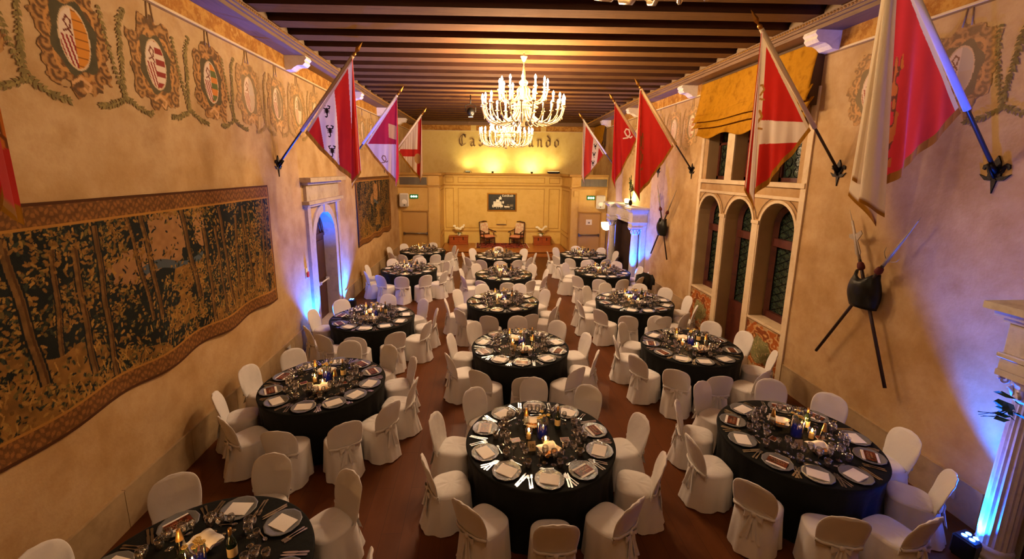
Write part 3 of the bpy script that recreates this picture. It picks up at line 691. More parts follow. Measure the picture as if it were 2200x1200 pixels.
# ================================================================== TAPESTRIES
def tapestry_colours(nv, nu, seed, wide):
    r = np.random.default_rng(seed); H, W = nv, nu; ks = W/640 if wide else W/360
    yy, xx = np.mgrid[0:H, 0:W]; u = xx/W; v = yy/H      # v=0 bottom, 1 top
    navy = L3('#1b1f1c'); grn = L3('#2c3224'); och = L3('#8c642c'); gold = L3('#b98a3e'); pink = L3('#9a7044'); brown = L3('#5a3c1c')
    n1 = vnoise((H, W), (8, 18), seed); n2 = vnoise((H, W), (40, 80), seed+1)
    nc = vnoise((H, W), (13, 30), seed+7)
    C = navy*(.7+.6*n1[..., None])
    # meadow
    ground = v < (.30+.16*np.sin(u*7+1)+.14*(n1-.5)); C = np.where(ground[..., None], och*(.55+.6*n2[..., None]), C)
    # sky and far hills
    for (cx, cy, rx, ry) in (((.52, .80, .06, .15), (.42, .64, .07, .09), (.50, .68, .07, .10), (.63, .78, .02, .14)) if wide else ((.45, .6, .16, .25),)):
        m = ((u-cx)/rx)**2+((v-cy)/ry)**2+.8*(n2-.5) < 1; C = np.where(m[..., None], pink*(.85+.3*n2[..., None]), C)
    if wide:
        m = (np.abs(v-.58-.03*np.sin(u*30)) < .025) & (np.abs(u-.53) < .1); C = np.where(m[..., None], L3('#4a5358'), C)
        m = (np.abs(u-.56-.10*(v-.4)) < .05*(1.1-v)+.02) & (v < .55) & (v > .2); C = np.where(m[..., None], och*(.7+.5*n2[..., None]), C)
    def splat(cx, cy, rx, ry, ang, col):
        rx, ry = rx*ks, ry*ks; R = int(max(rx, ry))+2; x0, x1 = max(0, int(cx)-R), min(W, int(cx)+R+1); y0, y1 = max(0, int(cy)-R), min(H, int(cy)+R+1)
        if x0 >= x1 or y0 >= y1: return
        Y, X = np.mgrid[y0:y1, x0:x1]; dx, dy = X-cx, Y-cy; a = dx*math.cos(ang)+dy*math.sin(ang); b = -dx*math.sin(ang)+dy*math.cos(ang)
        C[y0:y1, x0:x1][(a/rx)**2+(b/ry)**2 < 1] = col
    # trees
    xs = [.02, .07, .12, .20, .235, .29, .335, .44, .465, .60, .645, .70, .74, .775, .81, .85, .88, .92, .96] if wide else list(np.linspace(.08, .92, 9))
    trunks = []
    for i, tx in enumerate(xs):
        w = r.uniform(.005, .010)*(2.2 if tx < .1 and wide else 1); b = r.uniform(.08, .35); lean = r.uniform(-.05, .05)
        m = (np.abs(u-tx-lean*(v-b)) < w) & (v > b) & (v < .95); trunks.append((tx, w, b, lean))
    # dark masses
    for _ in range(60 if wide else 25):
        cx, cy = r.random()*W, (r.random()**.7)*H; 
        if wide and .38 < cx/W < .66 and .42 < cy/H < .9: continue
        splat(cx, cy, r.uniform(6, 22), r.uniform(5, 14), r.random()*3, navy*r.uniform(.6, 1.2))
    # foliage
    for _ in range(11500 if wide else 4200):
        cx, cy = r.random()*W, r.random()*H; uu, vv = cx/W, cy/H
        if wide and ((uu-.5)/.11)**2+((vv-.7)/.2)**2 < .8 and r.random() < .9: continue
        if (n1[int(cy), int(cx)] < .36 or nc[int(cy), int(cx)] < .40) and r.random() < .72: continue
        col = [och, gold*.8, grn*1.3, och*.7, L3('#6a5a2c'), L3('#9a7634')][r.integers(6)]*r.uniform(.7, 1.05)
        a0 = r.random()*3.14
        splat(cx, cy, r.uniform(2.0, 4.2), r.uniform(1.1, 2.0), a0, col)
        if r.random() < .35: splat(cx+2, cy-1.5, 2.6, .7, a0, navy*.9)
    for _ in range(900):
        cx, cy = r.random()*W, r.random()*H
        splat(cx, cy, r.uniform(1.5, 4), r.uniform(.8, 1.5), r.random()*3.14, navy)
    for tx, w, b, lean in trunks:
        c = u-tx-lean*(v-b)-.0012*np.sin(v*20+tx*40); up = (v > b) & (v < .97-.25*((tx*37) % 1)); w = w*.75; m = (np.abs(c) < w*1.3) & up; C = np.where(m[..., None], navy*.8, C)
        m = (np.abs(c) < w*.85) & up; C = np.where(m[..., None], L3('#77562a')*(.5+.7*n2[..., None]), C); m = (np.abs(c-w*.4) < w*.28) & up; C = np.where(m[..., None], brown*.8, C)
    for _ in range(1500 if wide else 500):      # leaves over the trunks
        cx, cy = r.random()*W, H*(.45+.55*r.random())
        if n1[int(cy), int(cx)] < .55: continue
        splat(cx, cy, r.uniform(2, 4), r.uniform(1.1, 1.9), r.random()*3.14, och*r.uniform(.6, 1.1))
    for _ in range(260 if wide else 60):        # grasses low down
        cx, cy = r.random()*W, r.random()*H*.32; splat(cx, cy, r.uniform(3, 8), .8, PI/2+r.uniform(-.6, .6), gold*r.uniform(.6, 1))
    if wide:
        for cx, cy in ((.03, .12), (.06, .06), (.01, .2)):
            splat(cx*W, cy*H, 6, 7, 0, L3('#6b2417')); splat(cx*W+2, cy*H-8, 5, 6, .4, L3('#a8763e'))
    return C
def tapestry(name, label, y0, y1, z0, z1, seed, res, border):
    t = thing(name, label, 'tapestry', (WL((y0+y1)/2)+.03, (y0+y1)/2, z0)); nu, nv = res
    C = tapestry_colours(nv, nu, seed, nu > 400); U, V = np.meshgrid(np.linspace(0, 1, nu), np.linspace(0, 1, nv))
    Wd, Hd = y1-y0, z1-z0; X = U*Wd; Z = V*Hd
    bt, bb, bs = border; top = Z > Hd-bt; bot = Z < bb; sd = X > Wd-bs; sl = X < bs
    n = vnoise((nv, nu), (nv//5, nu//5), seed+4)[..., None]
    bc = L3('#6a4520')*(.75+.5*n); pat = (np.sin(X*75)*np.cos(Z*70+1.5*np.sin(X*37)) > .15); bc = np.where(pat[..., None], L3('#8a5c2a')*(.8+.4*n), bc)
    C = np.where((top | bot | sd | sl)[..., None], bc, C)
    ln = (np.abs(Z-(Hd-bt)) < .012) | (np.abs(Z-bb) < .012) | (np.abs(X-(Wd-bs)) < .010); C = np.where(ln[..., None], L3('#a8752f'), C)
    o = (Z > Hd-.03) | (Z < .03) | (X > Wd-.02) | (X < .02); C = np.where(o[..., None], L3('#4d2c12'), C)
    off = .012+.018*np.sin(X*5.2+1.3*np.sin(Z*2))*(1-V)**.6+.012*(1-V)+.015
    wav = .03*np.sin(X*4.3)*(1-V)**2
    yc = (y0+y1)/2; base = WL(yc)
    P = np.stack([np.vectorize(WL)(y0+X)-base+off-.03, X-Wd/2, Z+wav], -1)
    f = painted('woven_cloth', P, C, M_tap, None, t)
    mb = MB(); mb.tube([(WL(y0)-base-.018, -Wd/2+.02, Hd-.05), (WL(y1)-base-.018, Wd/2-.02, Hd-.05)], .008, 8); obj('hanging_rod', mb, M_iron, t)
    sm = f.modifiers.new('thickness', 'SOLIDIFY'); sm.thickness = .008; sm.offset = -1
    return t
tapestry('tapestry', 'large woven forest tapestry with ochre border on the left wall', 2.75, 8.35, 1.49, 3.64, 5, (840, 328), (.22, .22, .05))
tapestry('tapestry', 'smaller woven tapestry beyond the blue lit doorway on the left wall', 14.05, 18.6, 1.44, 3.66, 11, (440, 220), (.12, .2, .14))

# ================================================================== FLAGS
def scorpion(X, Z, cx, cz, s):
    x, z = (X-cx)/s, (Z-cz)/s
    d = (x/.28)**2+((z-.1)/.5)**2 < 1
    d |= segdist(x, z, [(0, -.3), (.05, -.7), (-.1, -.95), (-.3, -.85)]) < .1
    for q in (-1, 1): d |= segdist(x, z, [(0, .4), (q*.45, .5), (q*.55, .85), (q*.25, .95)]) < .1
    for k in (-.15, .1, .3): d |= segdist(x, z, [(-.45, k-.1), (0, k), (.45, k-.1)]) < .05
    return d
def loopmark(X, Z, cx, cz, s):
    x, z = (X-cx)/s, (Z-cz)/s
    return segdist(x, z, [(-.5, -.6), (.1, -.5), (.4, 0), (.2, .6), (-.2, .7), (-.4, .3), (-.1, -.2), (.5, -.5), (.7, -.3)]) < .09
RED, WHT, GLD, CRM = L3('#c02a20'), L3('#e6d6bf'), L3('#9a6a1c'), L3('#efe0c0')
def pat_scorpion(t, v, X, Z, dims):
    te = t-.14*v; C = np.where((te < .27)[..., None], RED, WHT); C = np.where((te > .61)[..., None], RED, C); C = np.where((te > .9)[..., None], WHT, C)
    for (a, b) in ((.46, .22), (.52, .555), (.56, .84)):
        x, z = dims(a, b); C = np.where(scorpion(X, Z, x, z, .11)[..., None], L3('#241812'), C)
    return C
def pat_lilac(t, v, X, Z, dims):
    C = np.where((Z > dims(0, 0)[1]+.04)[..., None], L3('#a82440'), L3('#d6c8d2'))
    e = (np.abs(X-dims(.88, 0)[0]) < .16) & (np.abs(Z-5.0+.3*(X-dims(.88, 0)[0])) < .2) ; C = np.where(e[..., None], L3('#c9a878'), C)
    C = np.where(loopmark(X, Z, dims(.6, .7)[0], 4.22, .16)[..., None], L3('#7a5a4a'), C); return C
def pat_cross(t, v, X, Z, dims):
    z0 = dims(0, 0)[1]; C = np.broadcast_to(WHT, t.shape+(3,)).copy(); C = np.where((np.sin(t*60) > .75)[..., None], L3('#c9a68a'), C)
    C = np.where((np.abs(Z-z0+.05) < .14)[..., None], RED, C); C = np.where((t > .86)[..., None], RED, C)
    C = np.where((((X-dims(.8, 0)[0])/.13)**2+((Z-4.35)/.2)**2 < 1)[..., None], L3('#b58a52'), C); return C
def pat_salmon(t, v, X, Z, dims):
    C = np.broadcast_to(L3('#cf3a34'), t.shape+(3,)).copy(); C = C*(1+.18*np.sin(t*22+v*2))[..., None]  # light and dark bands painted into the red as fold shading
    n = vnoise(t.shape, (24, 30), 3); m = (t+.10*(n-.5) > .84) & (Z < 5.05+.2*n) & (Z > 4.05) & (n > .30); C = np.where(m[..., None], np.where((n > .6)[..., None], L3('#d07a34'), L3('#7a4a2a')), C); return C
def pat_band(t, v, X, Z, dims):
    C = np.broadcast_to(RED, t.shape+(3,)).copy(); z0 = dims(0, 0)[1]
    C = np.where(((Z > z0-.17-.05*t) & (Z < z0+.12+.02*t))[..., None], WHT, C); C = np.where((t > .90)[..., None], L3('#e0cfae'), C)
    x = dims(.92, 0)[0]; C = np.where(loopmark(X, Z, x, 4.75, .2)[..., None] | loopmark(X, Z, x, 5.15, .16)[..., None], L3('#a8762e'), C); return C
def pat_crest(t, v, X, Z, dims):
    C = np.broadcast_to(RED, t.shape+(3,)).copy(); n = vnoise(t.shape, (22, 30), 5); m = (t > .9) & (Z < 4.95) & (Z > 4.0) & (n > .4); C = np.where(m[..., None], L3('#8a4a24'), C); return C
def pat_loop(t, v, X, Z, dims):
    C = np.broadcast_to(L3('#b8241e'), t.shape+(3,)).copy(); C = np.where(loopmark(-X, Z, -dims(.45, .3)[0], dims(.45, .3)[1], .22)[..., None], WHT, C); return C
def pat_stripe(t, v, X, Z, dims):
    te = t-.14*v; C = np.where((te < .25)[..., None], RED, WHT); C = np.where((te > .52)[..., None], L3('#d4432c'), C); C = np.where((te > .88)[..., None], WHT, C)
    for (a, b) in ((.44, .25), (.5, .55), (.55, .8)):
        x, z = dims(a, b); C = np.where(scorpion(X, Z, x, z, .11)[..., None], L3('#241812'), C)
    return C
def fleur(mb, T):
    mb.prism([(0, .19), (.035, .12), (.045, .06), (.02, .0), (-.02, .0), (-.045, .06), (-.035, .12)], 0, .02, T=T)
    for s in (-1, 1):
        p = [(s*.015, .0), (s*.05, .03), (s*.06, .08), (s*.09, .105), (s*.125, .09), (s*.13, .05), (s*.11, .035), (s*.10, .06), (s*.085, .055), (s*.075, .01), (s*.03, -.03)]
        mb.prism(p if s > 0 else p[::-1], 0, .018, T=T)
        q = [(0, -.02), (s*.09, -.035), (s*.15, -.01), (s*.09, -.075), (s*.03, -.08), (0, -.05)]; mb.prism(q if s < 0 else q[::-1], 0, .018, T=T)
    mb.box((-.06, -.03, 0), (.06, .0, .028), T=T); mb.prism([(.03, -.06), (0, -.22), (-.03, -.06)][::-1], 0, .018, T=T)
def flag(side, y, label, pattern, foldcols, sleeve, spread=1.3, topspread=.0, low=0., ztip=6.06, out=1.56, cz=3.55, shade=1.0, A_out=.56, A_z=4.62, inset=.16):
    W = WL if side < 0 else WR; x0 = W(y); t = thing('wall_flag', label, 'flag', (x0, y, 4.0), 0, 'banners on slanted poles along the walls')
    s = -side    # direction into the room
    br = MB(); T = Matrix(((0, 0, s, s*.0), (-s, 0, 0, 0), (0, 1, 0, 0), (0, 0, 0, 1))); fleur(br, T)
    br.tube([(0, 0, 0), (s*.10, 0, .10)], .03, 8); br.tube([(s*.02, 0, -.05), (s*.12, 0, .09)], .012, 6)
    obj('bracket', br, M_iron, t)
    tip = Vector((s*out, 0, ztip-4.0)); d = tip.normalized()
    pl = MB(); pl.tube([d*.03, d*(tip.length-.02)], .021, 8); obj('pole', pl, M_pole, t)
    fn = MB(); fn.tube([d*(tip.length-.04), d*tip.length, d*(tip.length+.03), d*(tip.length+.06)], [.02, .034, .034, .012], 8)
    sd = Vector((0, 1, 0)).cross(d); b0 = d*(tip.length+.05)
    fn.add([b0-sd*.012+Vector((0, .01, 0)), b0+d*.07-sd*.045, b0+d*.24, b0+d*.07+sd*.045, b0+sd*.012+Vector((0, .01, 0)), b0+d*.09+Vector((0, .015, 0)), b0+d*.09-Vector((0, .015, 0))],
           [(0, 1, 5), (1, 2, 5), (2, 3, 5), (3, 4, 5), (4, 0, 5), (1, 0, 6), (2, 1, 6), (3, 2, 6), (4, 3, 6), (0, 4, 6)])
    obj('finial', fn, M_finial, t)
    # cloth
    A = np.array([s*A_out, A_z-4.0]); B = np.array([s*out*.985, (ztip-4.0)*.985]); Cc = np.array([s*(out-inset), cz-4.0])
    nt, nv = 150, 230; tt = np.linspace(0, 1, nt)[None, :]; vv = np.linspace(0, 1, nv)[:, None]; tt, vv = np.broadcast_arrays(tt, vv)
    def pt(t_, v_):
        top = A+(B-A)*t_[..., None]; bot = A+(Cc-A)*t_[..., None]; p = top+(bot-top)*v_[..., None]
        p = p.copy(); p[..., 1] -= .05*np.sin(PI*t_)*v_; return p
    def dims(a, b): p = pt(np.array([a]), np.array([b]))[0]; return s*p[0], p[1]+4.0
    p2 = pt(tt, vv); X = s*p2[..., 0]; Z = p2[..., 1]+4.0
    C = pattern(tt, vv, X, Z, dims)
    pole_d = np.hypot(p2[..., 0]-(A+(B-A)*tt[..., None])[..., 0], p2[..., 1]-(A+(B-A)*tt[..., None])[..., 1])*.62
    bot = A+(Cc-A)*tt[..., None]; bot_d = (p2[..., 1]-bot[..., 1]+.05*np.sin(PI*tt))*.75
    C = np.where((pole_d < .055)[..., None], sleeve, C); C = np.where((bot_d < .075)[..., None], GLD*(.8+.4*((tt*160) % 1))[..., None], C)
    rip = (.045*np.sin(tt*13+1.5*vv)+.02*np.sin(tt*29+2))*np.clip(vv*tt*1.6, 0, 1)
    P = np.stack([p2[..., 0], rip, p2[..., 1]], -1)
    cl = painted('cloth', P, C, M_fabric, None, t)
    dA = A[0]*d.x+A[1]*d.z
    sl_ = MB().tube([d*(dA-.01), d*(tip.length-.03)], .034, 10); obj('sleeve', sl_, mat('flag_sleeve', tuple(sleeve), .8), t)
    # gathered folds behind the hanging edge
    segs = [(0, 0), (.10, .10), (.015, .17), (.10, .24), (.03, .30)]; zoff = [0, .16, -.16, .10, -.05]
    nn = 16
    for k in range(len(foldcols)):
        a, b = segs[k], segs[k+1]; q = np.linspace(0, 1, nn)[None, :]; r_ = np.linspace(0, 1, 70)[:, None]; q, r_ = np.broadcast_arrays(q, r_)
        ox = (a[0]+(b[0]-a[0])*q)*spread*(topspread+(1-topspread)*r_); oy = (a[1]+(b[1]-a[1])*q)*(.15+.85*r_)*-1*(1 if y < 30 else 1)
        zb = Cc[1]-low*(k > 0)+zoff[k]+(zoff[k+1]-zoff[k])*q; zt = B[1]-.02*k
        xx = B[0]+(Cc[0]-B[0])*r_+s*ox; zz = zt+(zb-zt)*r_
        P = np.stack([xx, rip[0, -1]+oy+.015*np.sin(q*6+k), zz], -1)
        col = foldcols[k]; CC = np.broadcast_to(col, q.shape+(3,)).copy() if not callable(col) else col(q, r_)
        CC = np.where((zz-zb < .06)[..., None], GLD, CC)
        painted('fold', P, CC, M_fabric, None, cl)
    return t
tagL = 'left wall'
FL0 = flag(-1, 2.39, 'red gold-fringed flag cut off by the left edge, nearest on the left wall', pat_salmon, [L3('#c22c24'), L3('#b8241e'), L3('#c22c24')], L3('#d8c8b8'), spread=.5, cz=3.66, inset=.0)
ts = MB().tube([(1.54, 0, 1.95), (1.56, -.05, 1.0), (1.56, -.06, .32)], .006, 5).lathe([(.012, .16), (.03, .14), (.02, .11), (.035, .09), (.05, -.04), (0, -.045)], 12, T=Matrix.Translation((1.56, -.06, .16)))
obj('tassel', ts, M_finial, FL0)
flag(-1, 8.91, 'red and white striped flag with black scorpions above the large tapestry end', pat_scorpion, [RED, WHT, lambda q, r: np.where((r < .5)[..., None], RED, WHT), RED], L3('#b9a286'), spread=2.0, cz=3.72)
flag(-1, 13.35, 'crimson and pale lilac flag, second visible banner of the left wall', pat_lilac, [L3('#b02038'), WHT, L3('#c8303a')], L3('#cfc3d6'))
flag(-1, 17.9, 'cream flag with red cross, farthest banner on the left wall', pat_cross, [WHT, RED, WHT], L3('#dccbb0'))
flag(1, 4.44, 'big salmon red flag with cream folds, nearest on the right wall', pat_salmon, [CRM, L3('#f4e8cc'), CRM, L3('#f4e8cc')], L3('#d9cfd6'), spread=3.6, topspread=.35, low=.16, cz=3.75)
flag(1, 6.57, 'red flag with white horizontal band in front of the gold window shade', pat_band, [WHT, RED, WHT], L3('#d8c4a0'), spread=1.8)
flag(1, 11.41, 'red flag with cream folds and brown crest beside the gold shade', pat_crest, [CRM, L3('#e2d0ac'), RED], L3('#c9a878'), spread=2.2, topspread=.2, cz=3.35)
flag(1, 13.64, 'plain red flag with white looped knot emblem on the right wall', pat_loop, [L3('#b8241e'), L3('#c8302a'), L3('#b8241e')], L3('#c4a070'), A_out=.75, A_z=4.97)
flag(1, 18.3, 'white and orange red striped flag, farthest on the right wall', pat_stripe, [WHT, L3('#d4432c'), WHT], L3('#e0d4bc'))

# ================================================================== CROSSED WEAPONS
def weapon_group(yc, zc, hal, label_c):
    x = XR-.10
    for (i, (ya, za, yb, zb, kind, lab)) in enumerate(hal):
        t = thing('halberd', lab, 'polearm', (x-.02-.03*i, yb, zb), 0, 'crossed polearms on the right wall')
        o = Vector((0, ya-yb, za-zb)); L = o.length; d = o.normalized(); n = Vector((-1, 0, 0)).cross(d)
        sh = MB().tube([Vector((0, 0, 0)), d*(L*.70)], .022, 8); obj('shaft', sh, M_shaft, t)
        tb = MB().lathe([(.024, -.05), (.045, -.03), (.05, .0), (.04, .05), (.024, .07)], 10, T=Matrix.Translation(d*(L*.66)) @ d.to_track_quat('Z', 'Y').to_matrix().to_4x4()); obj('tassel', tb, M_tassel, t)
        hd = MB(); hd.tube([d*(L*.69), d*(L*.80), d*L], [.022, .018, .002], 6)
        def blade(poly):
            f = [(d*(L*p)+n*q) for p, q in poly]; k = len(f)
            hd.add([v+Vector((-.006, 0, 0)) for v in f]+[v+Vector((.006, 0, 0)) for v in f], [tuple(range(k)), tuple(range(2*k-1, k-1, -1))]+[(g, k+g, k+(g+1) % k, (g+1) % k) for g in range(k)])
        if kind == 0:
            blade([(.71, .0), (.74, .05), (.82, .03), (.84, .10), (.86, .09), (.855, .02), (.93, .015), (.93, -.02), (.85, -.02), (.86, -.12), (.84, -.13), (.81, -.03), (.74, -.04)])
        else:
            blade([(.70, 0), (.73, .03), (.98, .004), (.98, -.004), (.73, -.03)])
            for s in (-1, 1): hd.tube([d*(L*.735)+n*s*.02, d*(L*.745)+n*s*.07, d*(L*.76)+n*s*.11, d*(L*.785)+n*s*.12], [.007, .006, .005, .002], 5)
        obj('blade', hd, M_steel, t)
    b = thing('breastplate', label_c, 'armour', (XR-.02, yc, zc-.26), 0, 'breastplates over crossed polearms')
    def bp(u, v):
        a = (u-.5)*PI; w = (.20+.05*math.sin(PI*min(1, v*1.15)))*(1-.12*v); z = v*.5
        if v > .72: z -= .10*math.cos(a*1.0)**4*(v-.72)/.28
        return (-.06-.17*math.cos(a)*(.75+.35*math.sin(PI*v)), w*math.sin(a), z)
    mb = MB().grid(bp, 20, 14); o = obj('shell', mb, M_armour, b); m = o.modifiers.new('thickness', 'SOLIDIFY'); m.thickness = .012
    rim = MB().tube([bp(u, 0) for u in np.linspace(0, 1, 18)], .014, 6).tube([bp(u, 1) for u in np.linspace(0, 1, 18)], .012, 6); obj('rolled_edge', rim, M_armour, b)
    obj('wall_hook', MB().box((-.08, -.02, .2), (0, .02, .3)), M_iron, b)
weapon_group(5.66, 2.35, [(6.12, 3.45, 5.09, 1.10, 0, 'spiked halberd leaning left, nearer pair of crossed polearms'), (5.02, 3.45, 6.30, 1.12, 1, 'long bladed polearm pointing right, nearer crossed pair')], 'dark steel breastplate over the nearer crossed polearms')
weapon_group(12.75, 2.33, [(13.36, 3.56, 12.24, 1.40, 0, 'spiked halberd of the farther crossed pair beside the fireplace'), (11.9, 3.5, 13.39, 1.37, 1, 'slim polearm leaning right, farther crossed pair')], 'dark steel breastplate over the farther crossed polearms')

# ================================================================== GOLD SHADES
def shade(ya, yb, label, zt=6.14, zlow=4.80):
    t = thing('roman_shade', label, 'window shade', (WR((ya+yb)/2), (ya+yb)/2, zlow)); n = 60; L = yb-ya
    def sheet(z0, z1, o0, o1, wob, scal, wid):
        def f(u, v):
            y = (u-.5)*L*wid; z = z0+(z1-z0)*v; o = o0+(o1-o0)*v
            o += wob*math.sin(u*9+v*3)*(1-v); zz = z-zlow
            if scal: zz -= scal*(1-v)*(.5+.5*math.cos(u*2*PI*3+PI))*1.0
            else: zz -= .02*math.sin(u*11)*(1-v)
            return (-o, y, zz)
        return MB().grid(f, n, 10)
    for nm, a in (('upper_panel', (5.32, zt, .20, .10, .02, 0, 1.0)), ('fold', (5.16, 5.42, .26, .17, .02, 0, 1.02)), ('fold', (5.02, 5.22, .24, .14, .02, 0, 1.03)), ('valance', (4.86, 5.1, .17, .12, .02, .10, .98))):
        o = obj(nm, sheet(*a), M_shade, t); m = o.modifiers.new('thickness', 'SOLIDIFY'); m.thickness = .012
    obj('batten', MB().box((-.12, -L/2, zt-zlow-.04), (0, L/2, zt-zlow)), M_shadedark, t)
    for s in (-1, 1):
        sd = MB(); y = s*(L/2-.01); sd.add([(0, y, .3), (-.16, y, .3), (-.2, y, .55), (-.1, y, zt-zlow), (0, y, zt-zlow), (0, y-s*.02, .3), (-.16, y-s*.02, .3), (-.2, y-s*.02, .55), (-.1, y-s*.02, zt-zlow), (0, y-s*.02, zt-zlow)],
            [(0, 1, 2, 3, 4), (9, 8, 7, 6, 5), (0, 5, 6, 1), (1, 6, 7, 2), (2, 7, 8, 3), (3, 8, 9, 4)])
        obj('side_flap', sd, M_shadedark, t)
shade(7.2, 11.05, 'wide golden roman shade above the three arched windows')
shade(20.4, 22.3, 'narrow golden shade on the right wall near the back corner')

# ================================================================== FIREPLACES
def column(mb, x, y, z0, z1, r):
    prof = [(r*1.2, z0), (r*1.2, z0+.05), (r*1.1, z0+.07), (r*1.14, z0+.11), (r*1.03, z0+.15)]
    mb.lathe(prof, 20, T=Matrix.Translation((x, y, 0)))
    n = 40; vs = []; fs = []
    K = 8
    for k in range(K+1):
        t = k/K; z = z0+.15+(z1-.28-z0-.15)*t; rr = r*(1.02-.16*t*t)
        for i in range(n): a = 2*PI*i/n; q = rr*(1-.07*(i % 2)); vs.append((x+q*math.cos(a), y+q*math.sin(a), z))
    for k in range(K):
        for i in range(n): j = (i+1) % n; fs.append((k*n+i, k*n+j, k*n+n+j, k*n+n+i))
    mb.add(vs, fs)
def capital(mb, x, y, z1, r):
    mb.lathe([(r*.85, z1-.28), (r*1.0, z1-.25), (r*.9, z1-.22), (r*1.0, z1-.12), (r*1.3, z1-.06)], 20, T=Matrix.Translation((x, y, 0)))
    for sx in (-1, 1):
        for sy in (-1, 1):
            c = Vector((x+sx*r*1.05, y+sy*r*1.05, z1-.10))
            mb.tube([c+Vector((sx*.03*math.cos(g)*(1-g/12), sy*.03*math.cos(g)*(1-g/12), .045*math.sin(g)*(1-g/12))) for g in np.linspace(0, 8, 18)], .014, 5)
    mb.box((x-r*1.45, y-r*1.45, z1-.06), (x+r*1.45, y+r*1.45, z1))
    for i in range(8):
        a = 2*PI*i/8; mb.tube([(x+r*.9*math.cos(a), y+r*.9*math.sin(a), z1-.24), (x+r*1.15*math.cos(a), y+r*1.15*math.sin(a), z1-.15), (x+r*1.3*math.cos(a), y+r*1.3*math.sin(a), z1-.17)], [.02, .022, .008], 5)
def fireplace(y0, y1, label, cols):
    t = thing('fireplace', label, 'fireplace', (XR, (y0+y1)/2, 0)); yc = (y0+y1)/2; h = (y1-y0)/2
    cx = -.34
    for y in cols:
        mb = MB(); column(mb, cx, y-yc, .10, 2.10, .135); c = obj('column', mb, M_fire, t)
        mb = MB(); capital(mb, cx, y-yc, 2.10, .135); obj('capital', mb, M_fire, c)
        obj('plinth', MB().bbox((cx-.165, y-yc-.165, 0), (cx+.165, y-yc+.165, .10), .012), M_fire, t)
        obj('jamb', MB().bbox((-.18, y-yc-.17, 0), (0, y-yc+.17, 2.10), .01), M_fire, t)
    e = MB()
    for y in cols:
        e.bbox((cx-.19, y-yc-.19, 2.10), (-.0, y-yc+.19, 2.22), .008); e.bbox((cx-.21, y-yc-.21, 2.22), (0, y-yc+.21, 2.27), .008); e.bbox((cx-.18, y-yc-.18, 2.27), (0, y-yc+.18, 2.58), .008)
    e.box((-.26, -h+.32, 2.12), (0, h-.32, 2.24)); e.box((-.30, -h+.32, 2.24), (0, h-.32, 2.30)); e.box((-.24, -h+.32, 2.30), (0, h-.32, 2.58))
    obj('entablature', e, M_fire, t)
    mt = MB()
    for k, (o, z0, z1) in enumerate(((.0, 2.58, 2.63), (.05, 2.63, 2.69), (.11, 2.69, 2.76))):
        for y in cols: mt.box((cx-.20-o, y-yc-.22-o, z0), (0, y-yc+.22+o, z1))
        mt.box((-.28-o, -h+.2, z0+.003), (0, h-.2, z1-.003))
    obj('mantel_shelf', mt, M_fire, t)
    fb = MB(); fb.box((-.02, -h+.45, .01), (.0, h-.45, 2.10)); obj('firebox_back', fb, M_hearth, t)
    for s in (-1, 1):
        ib = MB(); ib.box(sorted_box((-.22, s*(h-.62), 0), (-.02, s*(h-.48), 2.1))[0], sorted_box((-.22, s*(h-.62), 0), (-.02, s*(h-.48), 2.1))[1])
        obj('inner_jamb', ib, M_hearth, t)
    obj('hearth_slab', MB().bbox((-.75, -h+.5, 0), (-.02, h-.5, .05), .01), M_hearth, t)
    return t
def sorted_box(a, b): return tuple(min(p, q) for p, q in zip(a, b)), tuple(max(p, q) for p, q in zip(a, b))
fireplace(14.12, 17.4, 'grey stone columned fireplace lit blue near the back of the right wall', (14.45, 17.05))
fireplace(.56, 3.80, 'grey stone columned fireplace cut off at the right edge', (.9, 3.46))
# ================================================================== CHANDELIERS
def arm_mesh(R, lit, drop=.36, rise=.0):
    mb = MB(); pts = []
    for t in np.linspace(0, 1, 13):
        r = .07+(R-.07)*t; z = -drop*math.sin(PI*min(1, t*1.02))**.8*(1 if t < .9 else 1)+rise*t
        if t > .9: r = R
        pts.append((r, 0, z))
    pts = [(.07, 0, .06), (.13, 0, -.02), (.22*R/.9, 0, -.16), (.40*R/.9, 0, -.29), (.60*R/.9, 0, -.33), (.76*R/.9, 0, -.28), (.86*R/.9, 0, -.17), (R, 0, -.04), (R, 0, .0)]
    pts = [(p[0], 0, p[2]*drop/.36+rise*(p[0]/R)) for p in pts]
    mb.tube(pts, .017, 6); z = pts[-1][2]
    mb.lathe([(.012, z-.03), (.045, z-.012), (.05, z), (.02, z+.006), (.018, z+.03)], 10, T=Matrix.Translation((R, 0, 0)))
    for a in (.35, .75):
        i = int(a*8); p = pts[i]; mb.sphere((p[0], 0, p[2]-.05), (.012, .012, .03), 6, 4); 
    return mb.mesh('arm', M_arm), z
